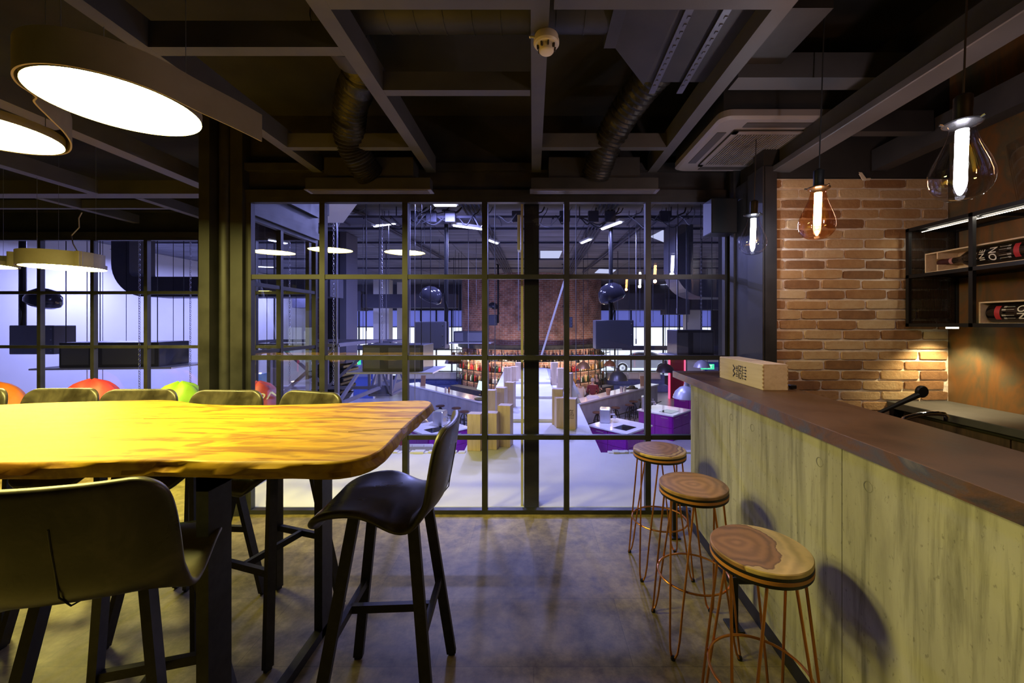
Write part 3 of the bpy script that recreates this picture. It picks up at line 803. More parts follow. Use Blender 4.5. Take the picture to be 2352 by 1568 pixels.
for i in range(5):
    a, b = seams[i]+.0015, seams[i+1]-.0015
    m = MB(); m.prism([(fx(a), a), (fx(b), b), (fx(b, .03), b), (fx(a, .03), a)], .095, 1.15)
    pn = loc(m).build('front_panel', M['concrete'], cb)
    tr_ = mat('tie_ring', (.17, .165, .14), .8)
    for y in (a+.12, b-.12):
        for z in (1.03, .22):
            M0 = frame((fx(y)-.0008, y, z), (0, -1, 0), (0, 0, 1)); m = MB()
            m.add([tuple(M0 @ Vector((r_*math.cos(2*PI*k/20), r_*math.sin(2*PI*k/20), 0))) for r_ in (.017, .0195) for k in range(20)],
                  [(k, (k+1) % 20, 20+(k+1) % 20, 20+k) for k in range(20)])
            loc(m).build('tie_hole', tr_, pn)
m = MB(); m.prism([(fx(-1, .012), -1), (fx(3.28, .012), 3.28), (fx(3.28, .03), 3.28), (fx(-1, .03), -1)], 0, .095); loc(m).build('plinth', M['black'], cb)
m = MB(); m.prism([(fx(-1, .03), -1), (fx(3.05, .03), 3.05), (fx(3.05, .09), 3.05), (fx(-1, .09), -1)], 0, 1.148); m.prism([(fx(3.05, .03), 3.05), (1.55, 3.05), (1.55, 3.0), (fx(3.0, .03), 3.0)], .0, 1.148)
loc(m).build('carcass', mat('dark_board', (.03, .028, .025), .7), cb)
M['rusttop'] = nmat('rusted_steel_top', [(.30, (.055, .027, .010)), (.45, (.10, .048, .016)), (.6, (.135, .066, .022)), (.75, (.08, .046, .022))], 3, rough=.36, rough2=.5, metal=.2, dist=.5, bump=.05, bscale=30)
m = MB(); m.prism([(.97, -1), (1.295, -1), (1.572, 2.69), (1.572, 3.27), (1.141, 3.27)], 1.15, 1.20)
o = loc(m).build('countertop', M['rusttop'], cb)
bv = o.modifiers.new('b', 'BEVEL'); bv.width = .002; bv.segments = 2
m = MB(); m.prism([(.9685, -1), (.9705, -1), (1.1415, 3.27), (1.1395, 3.27)], 1.1505, 1.1995)
loc(m).build('front_edge', nmat('edge_patina', [(.3, (.05, .045, .06)), (.45, (.16, .075, .04)), (.58, (.09, .09, .13)), (.68, (.20, .17, .18)), (.8, (.17, .12, .03))], 2.2, (1, 1.6, 3), rough=.38, metal=.35, dist=1.2, bump=.1, bscale=60), cb)
m = MB(); m.box(1.50, 1.95, .2, 2.6, .88, .93); m.box(1.52, 1.93, .2, 2.6, 0, .88); tag(m.build('work_bench', M['black']), 'low dark service bench behind the bar counter', 'bench')
for Y in (2.97, 2.08):
    t = thing('foot_rail_bracket', 'black rail bracket on the floor '+('between the farthest and middle stools' if Y > 2.5 else 'between the middle and nearest stools'), 'bracket', (1.045, Y, 0), 0, 'black brackets at the foot of the bar')
    MB().box(-.035, .035, -.05, .05, 0, .012, .003).build('base_plate', M['black'], t)
    MB().box(-.014, .014, -.02, .02, .012, .27, .002).build('post', M['black'], t)
    MB().box(-.014, fx(Y)-1.045, -.012, .012, .23, .27, .002).build('arm', M['black'], t)
# ---------------------------------------------------------------- crates
def crate_body(m, L_, w, h):
    m.box(-w/2, w/2, -L_/2, L_/2, 0, h, .0015)
wb = thing('wine_crate', 'pale wooden wine crate lying on the rusty counter, printed with a wine logo', 'wine crate', (1.405, 2.587, 1.20), R(-1.5))
m = MB(); crate_body(m, .57, .143, .148); m.build('body', M['crate_long'], wb)
m = MB()
for i in range(6):
    z = .012+i*.023
    for y in (-.2855, .2765): m.box(-.0722, -.0705, y, y+.009, z, z+.011)
    for x in (-.0715, .0655): m.box(x, x+.006, -.2862, -.2845, z, z+.011)
m.build('finger_joints', mat('end_grain', (.42, .27, .13), .7), wb)
m = MB(); m.box(-.066, .066, -.2855, .2855, .1475, .1495); m.build('lid', M['crate_long'], wb)
m = MB(); wine_logo(m, frame((-.0722, -.005, .072), (0, 0, 1), (0, 1, 0)) @ Matrix.Diagonal((.85, 1, 1, 1)), .165); m.build('logo', M['ink'], wb)
m = MB(); wine_logo(m, frame((.0, .02, .1497), (-1, 0, 0), (0, 1, 0)), .14); m.build('lid_print', mat('faint_ink', (.33, .22, .13), .7), wb)
m = MB(); m.box(0, .035, 0, .05, 0, .022, .003); tag(m.build('black_holder', M['black'], None, P(1817, 893, 2.32)), 'small black holder on the counter between crate and brick wall', 'holder')
# ---------------------------------------------------------------- behind the bar
m = MB(); a = P(2012, 951, 2.25); b = P(2108, 907, 2.25)
m.tube([a, a.lerp(b, .5), b], .011, 10, rads=[.010, .012, .017])
c = P(2117, 899, 2.25); M0 = frame(c, (1, 0, 0), (0, 0, 1)); m.M = M0
m.lathe([(0, -.012), (.028, -.012), (.034, -.006), (.034, .006), (.028, .012), (0, .012)], 24); m.M = Matrix.Identity(4)
m.tube([a, a+Vector((-.03, 0, -.04)), (a.x-.03, a.y, .93)], .012, 8)
tag(m.build('lever_handle', M['black']), 'black lever handle with a round end standing in front of the lit bricks', 'lever')
m = MB()
m.tube([(1.70, 1.86, .93), (1.70, 1.86, 1.10)]+[P(x, y, 1.87) for x, y in ((2077, 961), (2090, 957), (2110, 952), (2130, 949), (2155, 949), (2168, 951), (2173, 957), (2173, 966))], .011, 12)
m.cyl((1.70, 1.86), .022, .93, .97, 16)
tag(m.build('faucet', mat('chrome', (.75, .75, .78), .08, 1)), 'curved chrome faucet spout behind the bar counter', 'faucet')
bc = thing('back_counter', 'back worktop with matt black top along the rusty wall', 'counter', (2.65, 1.5, 0))
MB().box(-.22, .205, -4.2, 1.245, 1.010, 1.054, .003).build('worktop', nmat('black_worktop', [(.3, (.05, .052, .048)), (.7, (.075, .076, .07))], 12, rough=.45), bc)
MB().box(-.17, .205, -4.2, 1.17, .08, 1.01).build('carcass', mat('dark_carcass', (.02, .018, .016), .7), bc)
M['darkoak'] = nmat('dark_oak', [(.3, (.035, .022, .012)), (.7, (.085, .052, .028))], 4, (1, 14, 1.2), rough=.55, dist=.4)
for i in range(4):
    d = MB().box(-.19, -.171, 1.16-.6*(i+1), 1.152-.6*i, .10, .985, .002).build('door', M['darkoak'], bc)
MB().box(-.21, -.17, 1.20, 1.235, 0, 1.01, .002).build('corner_post', M['black'], bc)
# ---------------------------------------------------------------- steel wall shelf
sh = thing('wall_shelf', 'black steel mesh wall shelf with crated wine and a light strip, right wall', 'wall shelf', (2.52, 2.70, 1.565))
W_, H_ = .33, .66     # depth in x, height
ys = [0, -.39, -1.04, -1.69, -2.34]
m = MB(); b = .022
for y in ys:
    for x in (0, W_): m.box(x, x+b, y-b, y, 0, H_)
    for z in (0, H_-b): m.box(0, W_+b*.8, y-b, y, z, z+b)
for x in (0, W_-.01):
    for z in (0, .325, H_-b): m.box(x, x+b, ys[-1], 0, z, z+b)
m.build('frame', M['black'], sh)
for nm, z in (('bottom_board', .004), ('shelf_board', .335), ('top_board', H_-.008)):
    MB().box(.01, W_, ys[-1], -.002, z, z+.008).build(nm, M['black'], sh)
m = MB()
for i in range(38): m.box(.02+i*.0083, .0225+i*.0083, -.012, -.010, .02, .64)
for i in range(74): m.box(.02, W_, -.0125, -.0105, .022+i*.0083, .0245+i*.0083)
m.build('mesh_side', M['black'], sh)
m = MB()
for i in range(110): 
    y = -.06-i*.0118
    if 20 < i < 0: continue
    m.box(.050, .056, y-.0050, y, H_-.0345, H_-.031)
ls = m.build('light_strip', emis('led_warm', (1, .90, .72), 4), sh); MB().box(.046, .062, -1.40, -.05, H_-.031, H_-.008).build('strip_profile', M['black'], ls)
pk = MB(); pk.cyl((0.19, -.12), .03, -.012, .0, 20); pk.build('puck_light', emis('puck_glow', (1, .85, .55), 6), sh)
def open_crate(y0, z0, flip, lab, blab):
    """crate lying on its side, open towards the bar, neck to the left (or right if flipped)"""
    t = thing('open_wine_crate', lab, 'wine crate', (2.62, y0-.285, z0), 0, 'open wine crates in the wall shelf')
    m = MB(); L_, d, h, th = .57, .135, .128, .008
    m.box(-d/2, d/2, -L_/2, L_/2, 0, th); m.box(-d/2, d/2, -L_/2, L_/2, h-th, h); m.box(-d/2, d/2, L_/2-th, L_/2, th, h-th); m.box(-d/2, d/2, -L_/2, -L_/2+th, th, h-th); m.box(d/2-th, d/2, -L_/2+th, L_/2-th, th, h-th)
    m.build('box', M['crate_long'], t)
    s = -1 if flip else 1
    m = MB(); m.box(-d/2, d/2-th, s*.205-.004, s*.205+.004, th, h/2-.018); m.box(-d/2, d/2-th, s*.205-.004, s*.205+.004, h/2+.018, h-th); m.build('divider', M['crate_long'], t)
    bt = thing('wine_bottle', blab, 'wine bottle', (2.612, y0-.285, z0+h/2), 0, 'large wine bottles lying in crates')
    m = MB(); m.M = Matrix.Rotation(R(-90*s), 4, 'X')
    m.lathe([(0, -.268), (.045, -.266), (.0535, -.255), (.0535, .03), (.050, .06), (.036, .09), (.022, .115), (.0185, .14), (.0185, .20)], 32)
    m.build('body', mat('bottle_glass', (.006, .005, .006), .08, 0, coat=.5), bt)
    m = MB(); m.M = Matrix.Rotation(R(-90*s), 4, 'X'); m.lathe([(.0192, .155), (.0195, .205), (.021, .21), (.021, .245), (.019, .25), (0, .25)], 24)
    m.build('capsule', mat('capsule', (.05, .012, .015), .35), bt)
    m = MB(); m.M = Matrix.Rotation(R(-90*s), 4, 'X'); m.lathe([(.0196, .158), (.0198, .175)], 24); m.build('neck_band', mat('neck_pink', (.5, .25, .25), .5), bt)
    m = MB(); m.M = Matrix.Rotation(R(-90*s), 4, 'X'); m.lathe([(.0538, -.215), (.0540, -.214), (.0540, -.190), (.0538, -.189)], 16, a0=PI-.75, a1=PI+.75)
    m.build('red_label', mat('label_red', (.45, .03, .04), .5), bt)
    m = MB(); wine_logo(m, frame((-.0555, s*(-.075), 0), (0, 0, s), (0, s, 0)) @ Matrix.Diagonal((.62, 1, 1, 1)), .19)
    m.v = [(-math.sqrt(max(0, .0549**2-min(abs(v[2]), .05)**2)), v[1], v[2]*1.0) for v in m.v]
    m.build('label_print', mat('label_white', (.8, .8, .76), .5), bt)
open_crate(2.60, 1.912, False, 'open crate on the upper board of the steel shelf, divider at its left', 'dark wine bottle lying neck-left in the upper crate')
open_crate(2.285, 1.581, True, 'open crate on the lower board of the steel shelf, further right', 'dark wine bottle lying base-left in the lower crate')
m = MB(); m.lathe([(0, .0), (.12, 0), (.128, .006), (.168, .32)], 48); m.lathe([(0, .012), (.115, .012), (.122, .018), (.162, .32), (.168, .32)], 48)
tag(m.build('glass_bowl', glass_mat('vessel_glass', (.93, .93, .95), 1.5, 2.2), None, (2.688, 2.05, 2.228)), 'big clear glass vessel on top of the steel wall shelf', 'glass vessel')
m = MB(); m.tube([P(1975, 398, 2.72), P(1983, 412, 2.72), P(1998, 411, 2.73)], .008, 6); m.add([P(1972, 395, 2.70), P(1980, 396, 2.70), P(1990, 410, 2.70), P(1981, 412, 2.70)], [(0, 1, 2, 3)])
tag(m.build('plaster_scrap', M['cream']), 'pale torn scrap on top of the brick wall', 'scrap')

# ================================================================ lamps
def smooth(pts, k=12, closed=False):
    P_ = [Vector(p) for p in pts]; out = []; n = len(P_)
    for i in range(n-1):
        p0 = P_[max(i-1, 0)]; p1 = P_[i]; p2 = P_[i+1]; p3 = P_[min(i+2, n-1)]
        for j in range(k):
            t = j/k
            out.append(.5*((2*p1)+(-p0+p2)*t+(2*p0-5*p1+4*p2-p3)*t*t+(-p0+3*p1-3*p2+p3)*t**3))
    out.append(P_[-1]); return out
def ribbon(m, pts, z0, z1, th=.006):
    q = smooth([(p[0], p[1], 0) for p in pts], 12)
    n = len(q); vs = []
    for i in range(n):
        d = (q[min(i+1, n-1)]-q[max(i-1, 0)]).normalized(); nn = Vector((-d.y, d.x, 0))*th/2
        for z in (z0, z1):
            for s in (-1, 1): vs.append((q[i].x+nn.x*s, q[i].y+nn.y*s, z))
    fs = []
    for i in range(n-1):
        a, b = i*4, (i+1)*4
        fs += [(a, a+2, b+2, b), (a+1, b+1, b+3, a+3), (a, b, b+1, a+1), (a+2, a+3, b+3, b+2)]
    fs += [(0, 1, 3, 2), (4*n-4, 4*n-2, 4*n-1, 4*n-3)]
    m.add(vs, fs, False)
def circ(c, r, a0, a1, n=8): return [(c[0]+r*math.cos(R(a0+(a1-a0)*i/n)), c[1]+r*math.sin(R(a0+(a1-a0)*i/n))) for i in range(n+1)]
LZ = 2.448
D1, D2, D3 = (-1.647, 1.587), (-2.49, 1.79), (-3.32, 1.60)
lamp = thing('ribbon_pendant_lamp', 'big ceiling lamp of glowing discs in a winding metal band above the table', 'lamp', (D1[0], D1[1], LZ))
path = [(-1.292, 1.891), (-1.33, 1.74)]+circ(D1, .262, 5, -150, 8)+[(-1.90, 1.47)]
path = [(-1.292, 1.891), (-1.325, 1.76), (-1.37, 1.62)]+circ(D1, .262, -15, -165, 8)+[(-1.955, 1.56), (-2.04, 1.68), (-2.131, 1.81), (-2.235, 1.925), (-2.35, 2.01), (-2.46, 2.045)]+circ(D2, .262, 110, 175, 3)+[(-2.82, 1.65), (-2.92, 1.50)]+circ((-3.32, 1.60), .265, -40, -170, 6)
m = MB(); ribbon(m, [(p[0]-D1[0], p[1]-D1[1]) for p in path], 0, .127)
o = m.build('band', M['lamp_body'], lamp)
for d in (D1, D2, D3):
    x, y = d[0]-D1[0], d[1]-D1[1]
    dd = MB(); dd.lathe([(0, .006), (.248, .006)], 64, (x, y, 0)); g = dd.build('diffuser', M['lamp_glow'], lamp)
    dd = MB(); dd.lathe([(.250, .0), (.252, .04), (.0, .04)], 64, (x, y, 0)); dd.build('disc_housing', M['lamp_body'], lamp)
    for a in (30, 150, 270): MB().tube([(x+.2*math.cos(R(a)), y+.2*math.sin(R(a)), .04), (x+.2*math.cos(R(a)), y+.2*math.sin(R(a)), .90)], .0012, 4).build('suspension_wire', M['wire'], lamp)
E1, E2 = (-4.24, 3.60), (-4.86, 3.42)
lamp2 = thing('small_ribbon_pendant', 'low-hanging disc lamp in a curled band, before the far left window', 'lamp', (E1[0], E1[1], 2.09))
m = MB()
ribbon(m, [(-3.93, 3.46), (-3.945, 3.54), (-3.955, 3.64)]+circ(E1, .278, 20, -165, 10)+circ(E2, .278, 10, 120, 5)+circ(E2, .278, 150, 200, 2), 0, .127)
m.v = [(v[0]-E1[0], v[1]-E1[1], v[2]) for v in m.v]; m.build('band', M['lamp_body'], lamp2)
m = MB(); m.box(-3.97-E1[0], -3.93-E1[0], 3.44-E1[1], 3.56-E1[1], 0, .127, .002); m.build('end_box', M['lamp_body'], lamp2)
for d in (E1, E2):
    x, y = d[0]-E1[0], d[1]-E1[1]
    dd = MB(); dd.lathe([(0, .006), (.262, .006)], 64, (x, y, 0)); dd.build('diffuser', M['lamp_glow'], lamp2)
    dd = MB(); dd.lathe([(.264, .0), (.266, .04), (.0, .04)], 64, (x, y, 0)); dd.build('disc_housing', M['lamp_body'], lamp2)
    for a in (30, 150, 270): MB().tube([(x+.2*math.cos(R(a)), y+.2*math.sin(R(a)), .04), (x+.2*math.cos(R(a)), y+.2*math.sin(R(a)), 1.26)], .0012, 4).build('suspension_wire', M['wire'], lamp2)
# ---------------------------------------------------------------- light bulbs over the bar
def bulb(Y, z, tint, ecol, es, pw, lab, ceil=2.84, dx=0):
    t = thing('pendant_bulb', lab, 'light bulb', (1.42+dx, Y, z), R(0), 'large bare bulbs hanging over the bar')
    t.rotation_euler = (0, R(2), 0)
    prof = [(0, 0), (.02, .0012), (.04, .006), (.058, .017), (.073, .036), (.081, .058), (.083, .078), (.080, .10), (.070, .13), (.056, .162), (.044, .192), (.036, .222), (.033, .245), (.036, .250), (.050, .253)]
    MB().lathe(prof, 48).build('bulb_glass', glass_mat('bulb_glass', tint, 1.5, 3.4), t)
    MB().lathe([(0, .068), (.008, .069), (.0145, .075), (.0165, .085), (.0165, .235), (.0, .238)], 20).build('glowing_tube', emis('filament_glow', ecol, es), t)
    MB().lathe([(0, .018), (.007, .03), (.0125, .05), (.0155, .066)], 16).build('tube_tip', glass_mat('tip_glass', (.95, .95, .97), 1.5, 3), t)
    MB().lathe([(.0, .254), (.047, .254), (.051, .257), (.051, .259), (.024, .262), (.023, .30), (.024, .305), (.024, .345), (.016, .352), (.0, .352)], 24).build('socket', M['black'], t)
    sc_ = mat('screw_chrome', (.7, .7, .7), .15, 1)
    for a in (40, 160, 280): MB().tube([(.048*math.cos(R(a)), .048*math.sin(R(a)), .256), (.060*math.cos(R(a)), .060*math.sin(R(a)), .259)], .004, 6).build('clip_screw', sc_, t)
    MB().tube([(0, 0, .35), (0, 0, 3.34-z)], .0032, 6).build('cord', M['darkwire'], t)
    li = bpy.data.lights.new('bulb_light', 'POINT'); li.energy = pw; li.color = ecol; li.shadow_soft_size = .02
    lo = bpy.data.objects.new('bulb_light', li); COL.objects.link(lo); lo.location = (1.42+dx, Y, z+.045)
bulb(1.328, 1.993, (.88, .87, .90), (.92, .90, 1), 55, 6, 'nearest and largest-looking clear glass bulb, upper right')
bulb(2.0, 2.006, (1, .72, .50), (1, .62, .34), 50, 6, 'amber tinted glass bulb in front of the brick wall')
bulb(2.589, 2.033, (.86, .87, .92), (.85, .88, 1), 50, 5, 'farthest clear bulb, hanging before the black corner column')
bulb(.55, 2.0, (1, .66, .42), (1, .62, .34), 40, 5, 'amber bulb hanging nearer than the frame shows, seen only mirrored in the glass')
# ================================================================ beanbags
def beanbag(x, y, h, r, colr, txt, lab, seed, tx=0):
    t = thing('beanbag', lab, 'beanbag', (x, y, 0), 0, 'coloured beanbags by the left window')
    rnd = random.Random(seed); m = MB(); prof = []
    N_ = 26; n = 40; vs = []
    for i in range(N_+1):
        f = i/N_; z = h*f
        rr = r*(1.0 if f < .18 else 1)*math.sqrt(max(0, 1-((f-.22)/.80)**2)) if f > .22 else r*(.86+.14*math.sin(f/.22*PI/2))
        if f > .985: rr = .03
        for k in range(n):
            a = 2*PI*k/n
            w = 1+.05*math.sin(a*5+seed+f*7)*f+.04*math.sin(a*9-f*11+seed*2)*f*f+.02*math.sin(a*3+f*20)
            vs.append((rr*w*math.cos(a)+.05*f*f*math.sin(seed*3), rr*w*.85*math.sin(a), z+.012*math.sin(a*4+seed)*f))
    vs.append((0.05*math.sin(seed*3), 0, h)); vs.append((0, 0, 0))
    fs = [(i*n+k, i*n+(k+1) % n, (i+1)*n+(k+1) % n, (i+1)*n+k) for i in range(N_) for k in range(n)]
    T = len(vs)-2
    fs += [(N_*n+k, N_*n+(k+1) % n, T) for k in range(n)]+[((k+1) % n, k, T+1) for k in range(n)]
    m.add(vs, fs, True); m.build('bag', nmat('beanbag_cloth_%d' % seed, [(.3, tuple(c*.8 for c in colr)), (.7, colr)], 5, rough=.55, bump=.3, bscale=14, bdist=.01), t)
    if txt:
        m = MB(); text_mb(m, txt, .13, frame((tx, -r*.52, h*.83), (1, .1, .1), (0, .55, .83)), ext=.0)
        m.v = [(v[0], -(.85*r*math.sqrt(max(.02, 1-((v[2]/h-.22)/.80)**2-((v[0])/r)**2)))-.018, v[2]) for v in m.v]
        m.build('lettering', M['white'], t)
beanbag(-6.12, 4.5, .93, .40, (.55, .14, .01), None, 'orange beanbag at the left edge of the photo', 1)
beanbag(-4.98, 4.5, .96, .40, (.42, .025, .03), 'Y', 'plain red beanbag behind the table, left of the green one', 2, .02)
beanbag(-4.02, 4.5, .93, .38, (.20, .40, .015), 'ARY', 'lime green beanbag with white lettering', 3, -.02)
beanbag(-3.16, 4.60, .92, .34, (.45, .04, .06), 'OTION', 'pinkish red beanbag seen through the side glass, right of the thick column', 4, .05)
# ================================================================ the hall beyond the glass
HZ = -2.5; CZ = 4.15
M['slab'] = nmat('white_slab', [(.3, (.62, .62, .60)), (.55, (.70, .70, .68)), (.7, (.74, .74, .72))], 1.3, rough=.55, dist=.4)
M['hallwhite'] = nmat('hall_white_paint', [(.3, (.72, .72, .72)), (.7, (.80, .80, .80))], .7, rough=.8)
M['hallfloor'] = nmat('hall_floor', [(.3, (.38, .38, .42)), (.7, (.5, .5, .54))], 1.5, rough=.35)
M['halldark'] = nmat('hall_dark_paint', [(.3, (.05, .05, .075)), (.7, (.08, .08, .115))], 1, rough=.7)
def hall_ceiling():
    m, nt, b = new_mat('board_ceiling'); N = nt.nodes; L = nt.links
    tc = N.new('ShaderNodeTexCoord')
    br = N.new('ShaderNodeTexBrick'); br.inputs['Scale'].default_value = 1; br.inputs['Brick Width'].default_value = 1.3; br.inputs['Row Height'].default_value = .27
    br.inputs['Mortar Size'].default_value = .012; br.inputs['Color1'].default_value = (.20, .20, .23, 1); br.inputs['Color2'].default_value = (.15, .15, .18, 1); br.inputs['Mortar'].default_value = (.03, .03, .04, 1)
    br.offset = 0
    L.new(tc.outputs['Object'], br.inputs['Vector'])
    no = N.new('ShaderNodeTexNoise'); no.inputs['Scale'].default_value = 1.4; no.inputs['Detail'].default_value = 6
    mp = N.new('ShaderNodeMapping'); mp.inputs['Scale'].default_value = (.5, 3, 1); L.new(tc.outputs['Object'], mp.inputs[0]); L.new(mp.outputs[0], no.inputs['Vector'])
    mr = N.new('ShaderNodeMapRange'); mr.inputs['From Min'].default_value = .3; mr.inputs['From Max'].default_value = .7; mr.inputs['To Min'].default_value = .55; mr.inputs['To Max'].default_value = 1.25; L.new(no.outputs['Fac'], mr.inputs[0])
    mx = N.new('ShaderNodeMix'); mx.data_type = 'RGBA'; mx.blend_type = 'MULTIPLY'; mx.inputs[0].default_value = 1
    L.new(br.outputs['Color'], mx.inputs[6]); L.new(mr.outputs[0], mx.inputs[7]); L.new(mx.outputs[2], b.inputs['Base Color']); b.inputs['Roughness'].default_value = .7
    return m
m = MB(); m.box(-3.0, 6.0, WY+.12, 4.92, HZ, 0); struct(m.build('floor_outer', M['slab']))
bpy.data.objects['floor_outer'].name = 'floor_2'
m = MB()
rn = random.Random(3)
x = -2.95
while x < 5.9:
    w = rn.uniform(.04, .14)
    if x < -.92 or x > .86: m.box(x, x+w, 4.90-rn.uniform(0, .03), 4.96+rn.uniform(0, .02), -.05, rn.uniform(.004, .022), .004)
    x += w+rn.uniform(-.01, .02)
struct(m.build('trim_6', M['hallwhite']))
struct(MB().box(-13.9, 14.0, 4.92, 26.0, HZ-.2, HZ).build('floor_3', M['hallfloor']))
struct(MB().box(-14.1, 14.2, WY+.2, 26.0, CZ, CZ+.2).build('ceiling_2', hall_ceiling()))
struct(MB().box(-13.9, -13.7, WY-1, 26.0, HZ, CZ).build('wall_left_hall', M['hallwhite']))
struct(MB().box(13.8, 14.0, WY+.2, 26.0, HZ, CZ).build('wall_right_hall', M['hallwhite']))
m = MB(); m.box(-13.7, 13.8, 25.7, 25.9, 2.55, CZ); m.box(-13.7, -12.3, 25.7, 25.9, HZ, 2.55); m.box(-4.3, 4.2, 25.7, 25.9, HZ, 2.55); m.box(11.5, 13.8, 25.7, 25.9, HZ, 2.55)
m.box(-12.3, -4.3, 25.7, 25.9, HZ, -1.75); m.box(4.2, 11.5, 25.7, 25.9, HZ, -1.75)
struct(m.build('wall_back_hall', M['halldark']))
m = MB(); m.box(1.66, 14.0, WY+.06, WY+.2, HZ, CZ); m.box(-2.42, 1.66, WY+.13, WY+.2, 2.95, CZ); m.box(-13.9, -9.1, WY-1, LY, HZ, CZ); m.box(-9.1, SX+.1, LY+.14, LY+.2, 3.0, CZ); m.box(-9.1, SX+.1, LY+.06, LY+.2, HZ, 0)
m.box(SX+.08, SX+.14, WY+.2, LY+.2, 3.36, CZ)
struct(m.build('wall_front_hall', M['halldark']))
m = MB(); m.prism([(-2.66, 5.25), (-2.2, 5.25), (-3.3, 6.9), (-3.95, 6.9)], 3.34, 3.40)
struct(m.build('trim_7', M['hallwhite']))
pl = MB(); pl.prism([(-.87, 4.9), (.83, 4.9), (1.02, 13.6), (.35, 14.6), (-.45, 14.6), (-1.02, 13.6)], HZ, -.002)
pl = struct(pl.build('floor_4', M['slab']))
m = MB()
for i, (y, z) in enumerate(((6.45, .05), (8.2, .10), (9.9, .15))):
    m.prism([(-.5, y), (.42, y), (.42, 12.9), (-.5, 12.9)], z-.05, z)
struct(m.build('trim_8', M['slab']))
# pale triangular fins on both edges of the raised walkway
def fin(px, y0, y1, Y, side, lab):
    a = P(px, y1, Y); top = P(px+side*-8, y0, Y)
    m = MB(); w = .28*side
    m.add([(a.x, a.y, -.0), (a.x+w, a.y+.02, 0), (a.x, a.y, top.z-a.z+.0+abs(top.z-0)), (a.x, a.y+.02, 0), (a.x+w, a.y+.04, 0), (a.x, a.y+.02, top.z-a.z+abs(top.z-0))],
          [(0, 1, 2), (3, 5, 4), (0, 3, 4, 1), (1, 4, 5, 2), (2, 5, 3, 0)])
    tag(m.build('walkway_fin', M['hallwhite']), lab, 'fin')
for (X, Y, h, w, lab) in ((-.93, 7.9, .34, .22, 'left pale triangular fin on the walkway edge'), (-.72, 8.4, .36, .3, 'second pale triangular fin on the left walkway edge'), (1.05, 9.0, .5, -.25, 'tall pale triangular fin on the right walkway edge'), (.95, 8.0, .42, -.2, 'pale triangular fin behind the right-hand crates')):
    m = MB(); m.add([(X, Y, 0), (X+w, Y, 0), (X+w, Y, h), (X, Y+.03, 0), (X+w, Y+.03, 0), (X+w, Y+.03, h)], [(0, 1, 2), (3, 5, 4), (0, 3, 4, 1), (1, 4, 5, 2), (2, 5, 3, 0)])
    tag(m.build('walkway_fin', M['hallwhite']), lab, 'fin')
# ---------------------------------------------------------------- standing crates
cr0 = thing('standing_wine_crate', 'x', 'wine crate', (0, 0, 0))
m = MB(); m.box(-.085, .085, -.075, .075, 0, .54, .002); m.build('body', M['crate'], cr0)
m = MB(); m.box(-.0865, -.085, -.066, .066, .01, .53); m.build('lid', mat('lid_pine', (.60, .44, .30), .6), cr0)
m = MB(); M0 = frame((-.0872, 0, .27), (0, -1, 0), (0, 0, 1)); wine_logo(m, M0, .15); m.build('logo', M['ink'], cr0)
crg = 'wine crates standing on the white walkway'
def crate(px, base, top, rz, lab, first=False, z0=0):
    p = onz(px, base, z0); hh = (base-top)/F*p.y/.54
    c = cr0 if first else dup(cr0, p, rz)
    c.location = p; c.rotation_euler = (0, 0, rz); c.scale = (1, 1, max(.75, min(1.12, hh))); c['label'] = lab; c['group'] = crg
crate(1092, 1031, 948, R(-8), 'yellow-lit crate standing at the far left front of the walkway', True)
crate(1129, 1028, 946, R(-8), 'yellow-lit crate, second from the left, half behind a window bar')
crate(1161, 1022, 929, R(-12), 'tallest yellow-lit crate in the front row, left of the black post')
crate(1128, 962, 895, R(-5), 'white-lit crate in the second row, left edge of the walkway')
crate(1152, 950, 889, R(-20), 'white-lit crate in the second row, middle, turned sideways')
crate(1172, 940, 877, R(-15), 'big white-lit crate in the second row, right one')
crate(1166, 893, 843, R(-5), 'far crate in the third row with the printed side to the left')
crate(1182, 888, 841, R(-25), 'far narrow crate in the third row, middle', )
crate(1192, 882, 832, R(-10), 'farthest crate on the left side, beside the black post')
crate(1273, 883, 832, R(10), 'farthest crate right of the black post', )
crate(1288, 897, 845, R(8), 'far crate right of the black post, second in line')
crate(1281, 972, 892, R(172), 'large crate on the right of the steps with its dark side showing')
crate(1288, 979, 912, R(190), 'crate right of the steps, just behind the window bar')
crate(1313, 982, 914, R(75), 'white crate with an upright W logo right of the window bar')
crate(1306, 925, 856, R(70), 'tall thin-looking crate behind the one with the upright logo')

